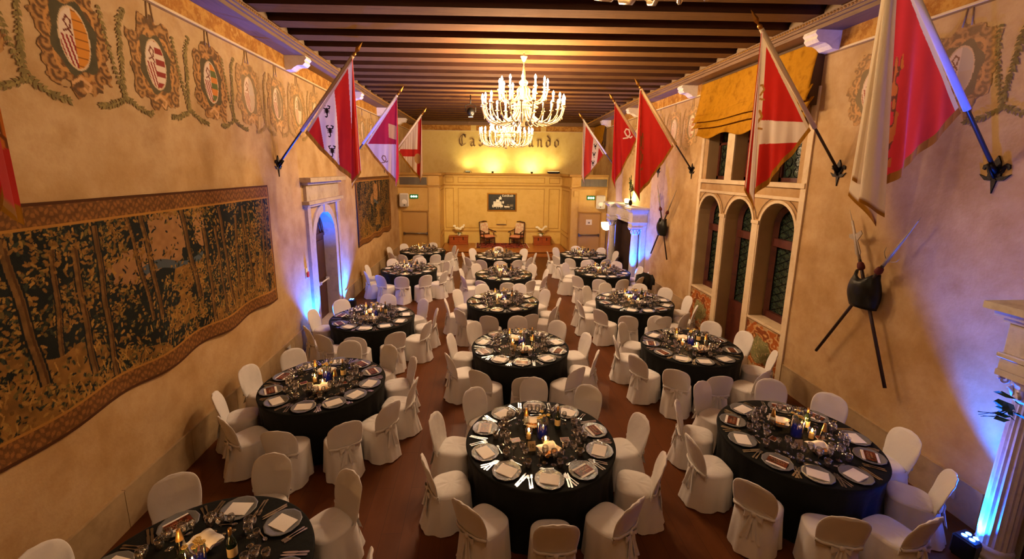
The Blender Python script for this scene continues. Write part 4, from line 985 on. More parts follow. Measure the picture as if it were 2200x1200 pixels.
def chandelier(loc, label, lit, power, ceil_z=6.35):
    t = thing('chandelier', label, 'chandelier', loc, .13, 'candle chandeliers along the ceiling')
    zc = ceil_z-loc[2]
    body = MB().lathe([(.02, -.42), (.06, -.38), (.035, -.32), (.10, -.22), (.12, -.12), (.05, -.05), (.08, .05), (.12, .12), (.05, .2), (.035, .4), (.09, .46), (.10, .5), (.04, .56), (.03, .72), (.012, .8)], 14)
    obj('stem', body, M_arm, t)
    cp = MB().lathe([(.012, zc-.20), (.03, zc-.18), (.07, zc-.10), (.075, zc-.085), (.015, zc-.08)], 12); obj('canopy', cp, M_arm, t)
    ch = MB(); z = .78; k = 0
    while z < zc+.02:
        a = k % 2*PI/2; ch.tube([(.014*math.cos(g)*math.cos(a), .014*math.cos(g)*math.sin(a), z+.02+.025*math.sin(g)) for g in np.linspace(0, 2*PI, 9)[:-1]], .004, 4, closed=True); z += .04; k += 1
    obj('chain', ch, M_arm, t)
    sl = MB().lathe([(.019, .0), (.019, .12)], 8).mesh('sleeve', M_sleeve if lit else M_white)
    bb = MB().lathe([(.010, .12), (.026, .145), (.022, .175), (.004, .215)], 8).mesh('bulb', M_bulb if lit else M_bulb_off)
    for (R, n, z0, drop) in ((.86, 24, .02, .40), (.50, 12, .36, .30)):
        me, ze = arm_mesh(R, lit, drop)
        for i in range(n):
            a = 2*PI*(i+.5*(n == 12))/n
            o = link('arm', me, t, (0, 0, z0), (0, 0, a))
            link('candle_sleeve', sl, o, (R, 0, ze)); link('bulb', bb, o, (R, 0, ze))
    rg = MB().tube([(.30*math.cos(g), .30*math.sin(g), -.0) for g in np.linspace(0, 2*PI, 25)[:-1]], .02, 6, closed=True); obj('ring', rg, M_arm, t)
    if lit:
        for i in range(10):
            R, z0, n = (.86, .29, 8) if i < 8 else (.50, .64, 2)
            a = 2*PI*((i % 8)*3 if n == 8 else (i-8)*12+1)/24
            light('bulb_light', 'POINT', t, (R*math.cos(a), R*math.sin(a), z0), WARM, power, .02)
    return t
chandelier((.90, 9.5, 5.26), 'large lit two-tier candle chandelier in the middle of the hall', True, CH_POWER)
chandelier((.84, 14.6, 5.06), 'lit candle chandelier hanging lower behind the large one', True, CH_POWER*.9, 6.64)
chandelier((1.02, 2.34, 5.36), 'near chandelier of which only arm ends show at the top edge', True, CH_POWER*.15)

# ================================================================== CHAIRS
def chair_meshes(seed):
    r = random.Random(seed)
    ph = [r.uniform(0, 6.28) for _ in range(4)]
    # seat, superellipse plan
    def plan(a, hx, hy, n=3.2):
        c, s = math.cos(a), math.sin(a); q = (abs(c/hx)**n+abs(s/hy)**n)**(-1/n); return q*c, q*s
    N = 64
    seat = MB(); rings = [(0.0, .478), (.45, .476), (.8, .470), (.95, .458), (1.0, .44), (1.0, .415)]; vs = []; fs = []
    vs.append((0, .0, .478))
    for k, z in rings[1:]:
        for i in range(N): x, y = plan(2*PI*i/N, .215*k, .20*k); vs.append((x, y, z+.004*math.sin(9*x*10+ph[0])*(k < .9)))
    for i in range(N): fs.append((0, 1+i, 1+(i+1) % N))
    for k in range(len(rings)-2):
        for i in range(N): j = (i+1) % N; b = 1+k*N; fs.append((b+i, b+N+i, b+N+j, b+j))
    seat.add(vs, fs, 0, True)
    # skirt
    sk_ = MB(); vs = []; fs = []; zs = [.44, .40, .33, .25, .16, .08, .012]
    for k, z in enumerate(zs):
        t = (.44-z)/.43
        for i in range(N):
            a = 2*PI*i/N; x, y = plan(a, .216+.02*t, .202+.012*t)
            back = max(0, -math.sin(a)); f = 1+t*(.045*math.sin(9*a+ph[0])+.03*math.sin(15*a+ph[1])+.02*math.sin(5*a+ph[2]))
            yy = y*f-back**2*(.05+.10*t); xx = x*f*(1+.06*t*back)
            vs.append((xx, yy, z+(.014*math.sin(4*a+ph[3]) if k == len(zs)-1 else 0)*.5))
    for k in range(len(zs)-1):
        for i in range(N): j = (i+1) % N; fs.append((k*N+i, k*N+N+i, k*N+N+j, k*N+j))
    sk_.add(vs, fs, 0, True)
    # backrest
    bk = MB(); vs = []; fs = []; n = 22; K = 16
    for k in range(K+1):
        s = k/K; s = 1-(1-s)**1.9; z = .40+.465*s
        w = (.185+.035*math.sin(PI*min(1, s*.95)**1.1))*max(0, 1-s**11)**.5; th = .028*(1-.35*s)*(1 if s < .97 else .5)
        yc = -.205-.085*s-.03*s*s
        for i in range(n):
            a = 2*PI*i/n; x = w*math.cos(a); y = yc+th*math.sin(a)+.9*x*x*.55+.004*math.sin(14*z+3*x*20+ph[1])
            vs.append((x, y, z))
    for k in range(K):
        for i in range(n): j = (i+1) % n; fs.append((k*n+i, k*n+j, k*n+n+j, k*n+n+i))
    fs.append(tuple(range(K*n, K*n+n))); bk.add(vs, fs, 0, True)
    # sash
    sa = MB(); vs = []; fs = []; m = 17
    for i in range(m):
        a = -PI+PI*i/(m-1); x = .205*math.cos(a); y = -.215+.045*math.sin(a)+.3*x*x
        for (dz, d) in ((-.028, .004), (-.03, -.008), (.03, -.010), (.028, .004)): vs.append((x*(1+.0), y+d, .485+dz*.6+.004*math.sin(i*1.7+ph[2])))
    for i in range(m-1):
        for q in range(4): p = (q+1) % 4; fs.append((i*4+q, i*4+p, i*4+4+p, i*4+4+q))
    sa.add(vs, fs, 0, True)
    bow = MB(); sx = r.uniform(-.03, .03); bow.sphere((sx, -.272, .482), (.026, .018, .030), 10, 6)
    for s in (-1, 1):
        def loop(u, v, s=s): g = u*2*PI; return (sx+s*(.02+.055*(1-math.cos(g))*.5*1.3), -.275+.014*math.sin(g), .482+(v-.5)*.05*(1-.5*math.cos(g))-.012*(1-math.cos(g)))
        bow.grid(loop, 10, 3)
        L = r.uniform(.20, .30)
        def tail(u, v, s=s, L=L): return (sx+s*(.012+.05*v)+(u-.5)*(.035+.05*v), -.272-.045*v-.012*math.cos(u*PI*2+s), .475-L*v-.02*(u-.5)*v*s)
        bow.grid(tail, 4, 6)
    return [('seat_cover', seat.mesh('seat_cover', M_cover)), ('skirt', sk_.mesh('skirt', M_cover)), ('backrest_cover', bk.mesh('backrest_cover', M_cover)), ('sash', sa.mesh('sash', M_cover)), ('bow', bow.mesh('bow', M_cover))]
CHAIRS = [chair_meshes(s) for s in range(4)]

# ================================================================== TABLES
TAB = {'C1': (.72, 4.70, .9), 'R1': (3.9, 4.56, .9), 'L1': (-2.30, 3.05, .9), 'L2': (-2.38, 6.28, .9), 'C2': (.73, 7.53, .9), 'R2': (3.93, 7.41, .9), 'L3': (-2.36, 9.26, .9), 'C3': (.55, 10.32, .9),
       'R3': (3.85, 10.21, .965), 'L4': (-2.31, 13.9, .9), 'C4': (.72, 13.18, .9), 'R4': (3.93, 13.41, .9), 'L5': (-2.29, 17.14, .9), 'C5': (.69, 16.11, .9), 'R5': (3.97, 16.26, .9)}
ANG = {'C1': [-163, -128, -91, -57, -22, 11, 51, 87, 127, 161], 'R1': [-177, -143, -111, -79, -36, -4, 35, 67, 114, 148], 'L1': [0, 47, 90, 128, 171],
       'L2': [-162, -129, -94, -61, -34, -6, 26, 57, 90, 130, 162], 'L3': [-146, -118, -91, -58, -26, 10, 45, 89, 136, 171], 'L4': [-150, -119, -91, -61, -32, -1, 31, 82, 123, 172],
       'L5': [-142, -115, -90, -63, -36, -7, 27, 80, 131, 170], 'C2': [-159, -124, -91, -53, -21, 13, 49, 87, 129, 164], 'C3': [-176, -140, -106, -66, -35, -4, 30, 68, 113, 148],
       'C4': [-154, -121, -88, -60, -31, 7, 43, 90, 131, 166], 'C5': [-148, -120, -91, -64, -36, -1, 39, 88, 137, 176], 'R2': [-155, -125, -98, -63, -22, 17, 45, 94, 134, 169],
       'R3': [-170, -141, -115, -84, -58, -29, 2, 35, 65, 103, 131, 162], 'R4': [-138, -108, -80, -52, -22, 12, 53, 99, 141, 174], 'R5': [-151, -122, -95, -67, -37, 7, 43, 90, 132, 173]}
# seen angles were taken with the chair tops slightly too high: spread them as the photograph's seats lie
ROWN = {'1': 'front', '2': 'second-row', '3': 'third-row', '4': 'fourth-row', '5': 'rear'}
COLN = {'L': 'left', 'C': 'middle', 'R': 'right'}
def tname(n): return '%s %s table' % (ROWN[n[1]], COLN[n[0]])
ORD = ['nearest the camera', 'second', 'third', 'fourth', 'fifth', 'sixth', 'seventh', 'eighth', 'ninth', 'tenth', 'eleventh', 'twelfth']
def pname(k): return ORD[0] if k == 0 else ORD[k]+' clockwise from the nearest'
TH = .76
def table_mesh(r, seed):
    q = random.Random(seed); ph = [q.uniform(0, 6.28) for _ in range(3)]; N = 112; mb = MB(); vs = [(0, 0, TH)]; fs = []
    prof = [(.5, TH, 0), (r-.02, TH, 0), (r-.004, TH-.004, 0), (r, TH-.014, 0), (r-.012, TH-.06, .15), (r-.03, TH-.2, .5), (r-.035, TH-.36, .8), (r-.015, TH-.55, 1), (r, .01, 1.2)]
    for (R, z, f) in prof:
        for i in range(N):
            a = 2*PI*i/N; R2 = R+f*(.010*math.sin(28*a+ph[0])+.008*math.sin(19*a+ph[1])+.006*math.sin(7*a+ph[2])); vs.append((R2*math.cos(a), R2*math.sin(a), z))
    for i in range(N): fs.append((0, 1+i, 1+(i+1) % N))
    for k in range(len(prof)-1):
        for i in range(N): j = (i+1) % N; b = 1+k*N; fs.append((b+i, b+N+i, b+N+j, b+j))
    mb.add(vs, fs, 0, True); return mb.mesh('round_table', M_cloth)
TM = {.9: table_mesh(.9, 1), .965: table_mesh(.965, 2)}

# ---- place setting meshes (local: +y to the table centre, origin on the cloth)
def plate_mesh(m):
    N = 36; mb = MB(); vs = []; fs = []
    prof = [(0, .006, 0), (.095, .006, 0), (.11, .012, 0), (.145, .020, 1), (.158, .022, 1), (.160, .019, 1), (.145, .015, 1), (.10, .003, 0), (.06, .0, 0)]
    vs.append((0, 0, .006))
    for R, z, f in prof[1:]:
        for i in range(N): a = 2*PI*i/N; R2 = R*(1+f*.018*math.cos(12*a)); vs.append((R2*math.cos(a), R2*math.sin(a), z))
    for i in range(N): fs.append((0, 1+i, 1+(i+1) % N))
    for k in range(len(prof)-2):
        for i in range(N): j = (i+1) % N; b = 1+k*N; fs.append((b+i, b+N+i, b+N+j, b+j))
    fs.append(tuple(1+(len(prof)-2)*N+i for i in range(N)))
    mb.add(vs, fs, 0, True); return mb.mesh('charger_plate', m)
ME_plate = {'C': plate_mesh(M_plate_silver), 'L': plate_mesh(M_plate_glass), 'R': plate_mesh(M_plate_glass)}
def napkin_mesh(seed, w=.102, h=.076):
    q = random.Random(seed); mb = MB()
    for k, (dx, dy, z) in enumerate(((0, 0, 0), (.003, -.002, .005), (-.002, .002, .010))):
        f = lambda u, v, z=z, dx=dx, dy=dy: (dx+(u-.5)*2*w, dy+(v-.5)*2*h, .0075+z+.0035*math.sin(PI*u)*math.sin(PI*v))
        g = lambda u, v, z=z, dx=dx, dy=dy: (dx+(u-.5)*2*w, dy+(.5-v)*2*h, .0055+z)
        mb.grid(f, 6, 4); mb.grid(g, 1, 1)
        mb.add([(dx-w, dy-h, .0055+z), (dx+w, dy-h, .0055+z), (dx+w, dy+h, .0055+z), (dx-w, dy+h, .0055+z), (dx-w, dy-h, .0075+z), (dx+w, dy-h, .0075+z), (dx+w, dy+h, .0075+z), (dx-w, dy+h, .0075+z)], [(0, 1, 5, 4), (1, 2, 6, 5), (2, 3, 7, 6), (3, 0, 4, 7)])
    return mb.mesh('napkin', M_napkin)
ME_napkin = napkin_mesh(1)
def menu_meshes():
    band = MB()
    for y in (-.072, .060): band.bbox((-.10, y-.016, .008), (.10, y+.016, .018), .003)
    card = MB().box((-.10, -.06, .018), (.10, .048, .0205))
    tx = MB(); q = random.Random(3)
    for z in (.0208,):
        pts = [(-.07+.14*i/20, .015+.014*math.sin(i*1.9)+.004*math.sin(i*5), z) for i in range(21)]
        for a, b in zip(pts[:-1], pts[1:]): tx.add([(a[0], a[1]-.0025, z), (b[0], b[1]-.0025, z), (b[0], b[1]+.0025, z), (a[0], a[1]+.0025, z)], [(0, 1, 2, 3)])
        pts = [(-.03+.10*i/16, -.02+.010*math.sin(i*2.3), z) for i in range(17)]
        for a, b in zip(pts[:-1], pts[1:]): tx.add([(a[0], a[1]-.002, z), (b[0], b[1]-.002, z), (b[0], b[1]+.002, z), (a[0], a[1]+.002, z)], [(0, 1, 2, 3)])
    return band.mesh('menu_napkin', M_napkin), card.mesh('menu_card', M_menu), tx.mesh('script', M_menutext)
ME_menu = menu_meshes()
def strip(mb, pts, t=.003, z=.002):
    """flat tapering bar: pts (y, halfwidth, lift)"""
    vs = []
    for y, w_, l in pts: vs += [(-w_, y, z+l), (w_, y, z+l), (w_, y, z+l+t), (-w_, y, z+l+t)]
    fs = [(0, 1, 2, 3), tuple(4*(len(pts)-1)+i for i in (3, 2, 1, 0))]
    for k in range(len(pts)-1):
        for q in range(4): p = (q+1) % 4; fs.append((4*k+q, 4*k+4+q, 4*k+4+p, 4*k+p))
    mb.add(vs, fs)
def fork_mesh():
    mb = MB(); strip(mb, [(-.105, .006, 0), (-.095, .011, 0), (-.06, .008, .002), (.0, .004, .004), (.03, .005, .004), (.05, .013, .001), (.06, .013, .001)])
    for x in (-.0105, -.0035, .0035, .0105):
        mb.box((x-.002, .058, .003), (x+.002, .10, .006))
    return mb.mesh('fork', M_silver)
def knife_mesh():
    mb = MB(); strip(mb, [(-.115, .006, 0), (-.105, .011, 0), (-.05, .009, .0), (-.02, .007, 0), (-.01, .011, 0), (.06, .011, 0), (.095, .007, 0), (.11, .001, 0)], .004); return mb.mesh('knife', M_silver)
def spoon_mesh():
    mb = MB(); strip(mb, [(-.08, .005, 0), (-.07, .009, 0), (-.04, .006, .002), (.02, .003, .004), (.035, .006, .003)])
    mb.lathe([(.0, .0), (.012, .001), (.017, .005), (.0175, .007), (.014, .004), (0, .003)], 12, T=Matrix.Translation((0, .055, .001)) @ Matrix.Diagonal((1, 1.5, 1, 1)), cap=False)
    return mb.mesh('dessert_spoon', M_silver)
ME_fork, ME_knife, ME_spoon = fork_mesh(), knife_mesh(), spoon_mesh()
def goblet(h, rb, bowl, foot=.034, N=18):
    s = h-bowl
    prof = [(foot, .0), (foot, .003), (.010, .009), (.0045, .02), (.004, s-.008), (.010, s), (rb*.72, s+bowl*.22), (rb, s+bowl*.5), (rb*.95, s+bowl*.8), (rb*.82, h), (rb*.80, h), (rb*.93, s+bowl*.8), (rb*.97, s+bowl*.5), (rb*.68, s+bowl*.25), (.004, s+.006)]
    return MB().lathe(prof, N, cap=False).mesh('glass', M_glass)
ME_water, ME_wine, ME_small = goblet(.185, .043, .10), goblet(.205, .038, .10), goblet(.165, .031, .075, .029)
ME_tumbler = MB().lathe([(.028, 0), (.033, .006), (.036, .06), (.034, .10), (.032, .10), (.033, .06), (.029, .012), (0, .010)], 18, cap=False).mesh('tumbler', M_glass)
# centre pieces
def bottle_meshes():
    wb = MB().lathe([(.0, .0), (.036, .002), (.038, .012), (.038, .16), (.032, .19), (.016, .225), (.0135, .25)], 16).mesh('bottle_body', M_green_glass)
    wf = MB().lathe([(.0142, .235), (.0145, .30), (.012, .303)], 12).mesh('foil', M_foil)
    wl_ = MB().lathe([(.0385, .05), (.0388, .051), (.0388, .13), (.0385, .131)], 16).mesh('bottle_label', M_card)
    cb = MB().lathe([(.0, .0), (.042, .002), (.045, .02), (.042, .09), (.030, .17), (.018, .235), (.0145, .26)], 16).mesh('bottle_body', M_water)
    cf = MB().lathe([(.0285, .178), (.0295, .18), (.018, .245), (.0165, .25), (.0165, .275), (.010, .28)], 14).mesh('foil', M_foil)
    return wb, wf, wl_, cb, cf
WB, WF, WLB, CB, CF = bottle_meshes()
ME_vase = MB().lathe([(.0, .004), (.060, .004), (.065, .0), (.068, .004), (.068, .24), (.066, .243), (.063, .24), (.063, .008), (0, .008)], 22, cap=False).mesh('vase_glass', M_glass)
ME_vwater = MB().lathe([(.0, .010), (.061, .010), (.061, .13), (0, .13)], 22, cap=False).mesh('blue_filling', M_blueglass)
def bunch(seed):
    q = random.Random(seed); a = MB(); b = MB()
    for i in range(8):
        g = q.uniform(0, 6.28); r_ = q.uniform(.02, .085); z = .255+q.uniform(0, .06); c = (r_*math.cos(g), r_*math.sin(g), z)
        for k in range(6):
            h = k*PI/3; a.sphere((c[0]+.014*math.cos(h), c[1]+.014*math.sin(h), c[2]), (.012, .012, .006), 6, 3)
        a.sphere((c[0], c[1], c[2]+.004), .007, 6, 3)
        b.tube([(0, 0, .13), (c[0]*.6, c[1]*.6, .22), (c[0], c[1], c[2])], .0025, 4)
        b.add([(c[0], c[1], c[2]-.02), (c[0]*1.3+.015, c[1]*1.3, c[2]-.035), (c[0]*1.6, c[1]*1.6, c[2]-.03), (c[0]*1.3-.015, c[1]*1.3, c[2]-.02)], [(0, 1, 2, 3)])
    return a.mesh('blossoms', M_flower), b.mesh('stems', M_leaf)
BL, ST = bunch(4)
ME_holder = MB().lathe([(0, .0), (.036, .0), (.042, .01), (.044, .13), (.042, .13), (.039, .012), (0, .012)], 18, cap=False).mesh('candle_glass', M_glass)
ME_candle = MB().lathe([(0, .012), (.027, .012), (.027, .075), (.024, .08), (0, .076)], 14, cap=False).mesh('candle', M_candle)
ME_flame = MB().lathe([(.001, .082), (.009, .095), (.010, .108), (.004, .128), (.0005, .142)], 8).mesh('flame', M_flame)
def basket_meshes():
    mb = MB(); mb.grid(lambda u, v: ((u-.5)*.24+.012*math.sin(9*v), (v-.5)*.19+.01*math.sin(8*u), .006+.075*max(abs(u-.5)*2, abs(v-.5)*2)**3+.008*math.sin(u*12)*math.sin(v*9)), 12, 10)
    fl = MB().grid(lambda u, v: ((u-.5)*.22, .02+(v-.2)*.12, .055+.035*math.sin(PI*v*.8)+.006*math.sin(u*10)), 10, 6)
    br = MB()
    for i in range(4): br.sphere((-.06+.04*i, -.035+.01*(i % 2), .035), (.026, .05, .022), 10, 6)
    return mb.mesh('cloth_liner', M_napkin), fl.mesh('cloth_flap', M_napkin), br.mesh('bread', M_bread)
BK = basket_meshes()
ME_tent = MB().add([(-.045, -.03, 0), (.045, -.03, 0), (.045, 0, .11), (-.045, 0, .11), (-.045, .03, 0), (.045, .03, 0), (-.045, -.0275, 0), (.045, -.0275, 0), (.045, .0275, 0), (-.045, .0275, 0)],
    [(0, 1, 2, 3), (3, 2, 5, 4), (6, 9, 8, 7)]).mesh('folded_card', M_card)
ME_photo = MB().box((-.05, -.035, 0), (.05, .035, .004)).mesh('photo_card', M_menu)
ME_photob = MB().box((-.054, -.040, 0), (.054, .040, .003)).mesh('card_border', M_napkin)
def text_mesh(s, size):
    c = bpy.data.curves.new('numeral', 'FONT'); c.body = s; c.size = size; c.align_x = 'CENTER'; c.align_y = 'CENTER'; c.extrude = .0006
    o = bpy.data.objects.new('numeral', c); COL.objects.link(o); bpy.context.view_layer.update()
    me = bpy.data.meshes.new_from_object(o.evaluated_get(bpy.context.evaluated_depsgraph_get())); bpy.data.objects.remove(o); bpy.data.curves.remove(c)
    me.materials.clear(); me.materials.append(M_ink); return me
NUM = {'C1': '10', 'L2': '13', 'R1': '1', 'R2': '2'}
MENU = {'C1': (3, 5, 7, 9), 'R1': (2, 4, 6, 7, 9)}

def build_table(n):
    cx, cy, r = TAB[n]; q = random.Random(hash_(n)); tn = tname(n); far = n[1] in '45'
    t = tag(link('round_table', TM[r], None, (cx, cy, 0), (0, 0, q.uniform(0, 6))), 'round dining table under a floor-length black cloth, the %s' % tn, 'table', 'round black-clothed dining tables')
    angs = ANG[n]
    order = sorted(angs, key=lambda a: ((-90-a) % 360))           # clockwise seen from above, starting nearest the camera
    near = min(range(len(order)), key=lambda i: abs(((order[i]+90+180) % 360)-180)); order = order[near:]+order[:near]
    cr = {'L1': 1.0}.get(n, 1.0)
    for k, a in enumerate(order):
        g = math.radians(a); R = r+.195+q.uniform(-.015, .03)
        ca = g+math.radians(q.uniform(-5, 5)); vis = True
        c = thing('banquet_chair', 'white cloth-covered chair at the %s, %s' % (tn, pname(k)), 'chair', (cx+R*math.cos(g), cy+R*math.sin(g), 0), ca+PI/2, 'white covered banquet chairs')
        for nm, me in CHAIRS[q.randrange(4)]: link(nm, me, c)
    # place settings; L1 also lays the near half that the frame still shows
    pl = list(order)
    if n == 'L1': pl = [0, 47, 90, 128, 171, -38]
    rp = r-.19
    for k, a in enumerate(pl):
        g = math.radians(a+q.uniform(-2, 2)); T = Matrix.Translation((cx, cy, TH)) @ Matrix.Rotation(g+PI/2, 4, 'Z') @ Matrix.Translation((0, -rp, 0))
        rz = g+PI/2; place = 'place %s' % pname(k)
        def put(name, me, x, y, z, lab, cat, grp, dr=0.):
            p = T @ Vector((x, y, z)); return tag(link(name, me, None, p, (0, 0, rz+dr)), lab+' at the %s, %s' % (tn, place), cat, grp)
        put('charger_plate', ME_plate[n[0]], 0, 0, 0, 'silver charger plate' if n[0] == 'C' else 'grey glass charger plate', 'plate', 'charger plates')
        menu = k in MENU[n] if n in MENU else q.random() < .4
        if menu:
            p = T @ Vector((0, 0, 0)); m = thing('menu', 'dark menu at the %s, %s' % (tn, place), 'menu', p, rz+q.uniform(-.25, .25), 'printed menus on plates')
            link('napkin_band', ME_menu[0], m); cd = link('card', ME_menu[1], m); link('script', ME_menu[2], cd)
        else: put('napkin', ME_napkin, 0, 0, 0, 'folded cream napkin', 'napkin', 'folded napkins on plates', q.uniform(-.3, .3))
        for i, x in enumerate((-.188, -.218)): put('fork', ME_fork, x, -.005-.008*i, 0, ('inner' if i == 0 else 'outer')+' silver fork', 'fork', 'silver forks', q.uniform(-.05, .05))
        for i, x in enumerate((.188, .215)): put('knife', ME_knife, x, -.005-.008*i, 0, ('inner' if i == 0 else 'outer')+' silver knife', 'knife', 'silver knives', q.uniform(-.05, .05))
        put('dessert_spoon', ME_spoon, 0, .178, 0, 'dessert spoon', 'spoon', 'dessert spoons', PI/2)
        put('water_goblet', ME_water, .085+q.uniform(-.01, .01), .245, 0, 'stout water goblet', 'glass', 'water goblets')
        put('wine_glass', ME_wine, .0+q.uniform(-.015, .015), .285, 0, 'tall wine glass', 'glass', 'wine glasses')
        put('tumbler', ME_tumbler, .155+q.uniform(-.01, .01), .195, 0, 'low tumbler', 'glass', 'low tumblers')
        put('small_wine_glass', ME_small, -.08+q.uniform(-.01, .01), .245, 0, 'small wine glass', 'glass', 'small wine glasses')
    # centre
    def at(x, y): return (cx+x, cy+y, TH)
    v = thing('flower_vase', 'clear cylinder vase with blue filling and yellow blossoms, %s' % tn, 'vase', at(.03, .05), q.uniform(0, 6), 'blue vases at table centres')
    link('vase_glass', ME_vase, v); link('blue_filling', ME_vwater, v); link('blossoms', BL, v); link('stems', ST, v)
    for i, (x, y) in enumerate(((-.14, .02), (.04, -.16)) if n != 'R1' else ((.16, .14), (.17, -.02))):
        c = thing('candle_glass', 'lit candle in a glass holder, %s, %s' % ('left one' if i == 0 else 'right one', tn), 'candle', at(x, y), 0, 'lit candles on the tables')
        link('holder', ME_holder, c); link('wax', ME_candle, c); link('flame', ME_flame, c)
        if n[1] in '12' or i == 0: light('candle_light', 'POINT', c, (0, 0, .165), (1, .5, .16), CANDLE_POWER*(1 if n[1] in '12' else 1.8), .02)
    for i, (x, y, a) in enumerate(((.06, -.29, .2), (-.06, .27, -.4))):
        b = thing('bread_basket', 'bread in a folded napkin on the %s side of the %s' % ('near' if i == 0 else 'far', tn), 'bread basket', at(x, y), a+q.uniform(-.3, .3), 'napkin bread baskets')
        for nm, me in zip(('liner', 'flap', 'bread'), BK): link(nm, me, b)
    bl = [(-.19, .20, 1), (.24, .16, 0), (.22, -.14, 1)] if n != 'C1' else [(-.15, .24, 1), (.25, .22, 0)]
    for i, (x, y, clear) in enumerate(bl):
        b = thing('bottle', '%s bottle on the %s, %s of its vase' % ('clear water' if clear else 'dark wine', tn, ('left behind', 'right behind', 'right front')[i]), 'bottle', at(x, y), 0, 'bottles on the tables')
        if clear: link('body', CB, b); link('foil_collar', CF, b)
        else: link('body', WB, b); link('foil', WF, b); link('paper_label', WLB, b)
    nc = thing('table_number_card', 'cream folded number card %son the %s' % (('reading %s ' % NUM[n]) if n in NUM else '', tn), 'card', at(-.13, -.19), q.uniform(-.3, .2), 'table number cards')
    link('card', ME_tent, nc)
    if n in NUM:
        o = link('numeral', text_mesh(NUM[n], .062), nc, (0, -.0172, .055), (math.atan2(.11, .03), 0, 0))
    for i, (x, y, a) in enumerate(((-.30, .0, .5), (.30, -.02, -.1))):
        c = thing('photo_card', 'small photo card on the %s of the %s' % ('left' if i == 0 else 'right', tn), 'card', at(x, y), a+q.uniform(-.3, .3), 'small cards on the tables')
        link('card_border', ME_photob, c); link('print', ME_photo, c, (0, 0, .001))
    return t
def hash_(s): return sum(ord(c)*(31**i) for i, c in enumerate(s))
for n in TAB: build_table(n)

# dark jacket over a chair at the fourth-row right table
jk = thing('jacket', 'black jacket bundled over a white chair beside the right wall', 'jacket', (4.98, 12.55, .5))
jm = MB(); q = random.Random(5)
jm.grid(lambda u, v: ((u-.5)*.46*(1-.25*abs(v-.5))+.03*math.sin(v*9), -.07+.24*(v-.5)+.03*math.sin(u*9+v*4), .46*math.sin(PI*min(1, max(0, v)))**.6+.03*math.sin(u*11)*math.sin(v*6)-.08*abs(u-.5)*2), 18, 18)
o = obj('body', jm, M_jacket, jk); md = o.modifiers.new('thickness', 'SOLIDIFY'); md.thickness = .02
obj('sleeve', MB().tube([(-.2, -.05, .36), (-.26, -.14, .22), (-.24, -.18, .05)], [.06, .055, .045], 10), M_jacket, jk)
obj('sleeve', MB().tube([(.2, -.05, .36), (.26, -.12, .22), (.25, -.16, .08)], [.06, .055, .045], 10), M_jacket, jk)
# ================================================================== BACK OF THE HALL
GL = {'C': (1.2, [[(1.0, 1.15), (.75, 1.5), (.4, 1.4), (.16, .95), (.2, .35), (.5, .02), (1.0, .3)], [(.55, 1.4), (.48, .9), (.55, .2)], [(.4, 1.42), (.6, 1.58), (1.02, 1.42)]]),
      'a': (.86, [[(.1, .85), (.35, 1), (.55, .85), (.55, .15), (.72, .02)], [(.55, .58), (.2, .42), (.15, .15), (.35, 0), (.55, .2)]]),
      's': (.76, [[(.58, .85), (.35, 1), (.12, .8), (.52, .45), (.52, .15), (.3, 0), (.08, .15)]]),
      't': (.7, [[(.25, 1.35), (.25, .15), (.4, 0), (.58, .12)], [(.03, .95), (.52, .95)]]),
      'e': (.76, [[(.15, .5), (.58, .7), (.35, 1), (.12, .75), (.12, .2), (.35, 0), (.62, .2)]]),
      'l': (.62, [[(.1, 1.42), (.22, 1.58), (.22, .15), (.37, 0), (.52, .12)]]),
      'B': (1.15, [[(.12, 1.3), (.3, 1.5), (.3, .1)], [(.3, 1.4), (.68, 1.52), (.9, 1.2), (.62, .86), (.35, .8)], [(.62, .86), (.95, .55), (.88, .15), (.5, 0), (.05, .12)], [(.6, 1.4), (.58, .1)]]),
      'r': (.7, [[(.05, .85), (.2, 1), (.2, .1), (.32, 0)], [(.2, .8), (.44, 1), (.6, .86)]]),
      'n': (.86, [[(.05, .85), (.2, 1), (.2, .0)], [(.2, .8), (.45, 1), (.6, .85), (.6, .12), (.74, 0)]]),
      'd': (.82, [[(.22, 1.5), (.62, 1.05), (.62, .2), (.35, 0), (.12, .2), (.12, .7), (.35, .95), (.6, .75)]]),
      'o': (.76, [[(.35, 1), (.12, .75), (.12, .25), (.35, 0), (.6, .25), (.6, .75), (.35, 1)]])}
def nib(mb, strokes, sc, T, d, wd=.15, ang=.7):
    n = Vector((math.cos(ang), 0, math.sin(ang)))*wd*sc/1.0
    for st in strokes:
        pts = [Vector((x*sc, 0, z*sc)) for x, z in st]; k = len(pts); n2 = n*.62
        perp = Vector((-n.z, 0, n.x))*.10
        vs = []
        for p in pts: vs += [p-n2, p+n2, p-n2+Vector((0, -d, 0)), p+n2+Vector((0, -d, 0))]
        fs = []
        for i in range(k-1):
            a, b = i*4, i*4+4; fs += [(a+2, a+3, b+3, b+2), (a, b, b+1, a+1), (a, a+2, b+2, b), (a+1, b+1, b+3, a+3)]
        fs += [(0, 1, 3, 2), (4*k-4, 4*k-2, 4*k-1, 4*k-3)]
        mb.add(vs, fs, 0, False, T)
lt = thing('wall_lettering', 'brown blackletter word CastelBrando on the upper back wall', 'lettering', sk(1.48, UY, 5.1))
word = 'CastelBrando'; sc = .385; gap = .125; wd_ = sum(GL[c][0]*sc+gap for c in word)-gap; x = -wd_/2
for c in word:
    mb = MB(); nib(mb, GL[c][1], sc, None, .04)
    obj('letter', mb, M_letter, lt, loc=(x, -.002+x*SK, .03)); x += GL[c][0]*sc+gap
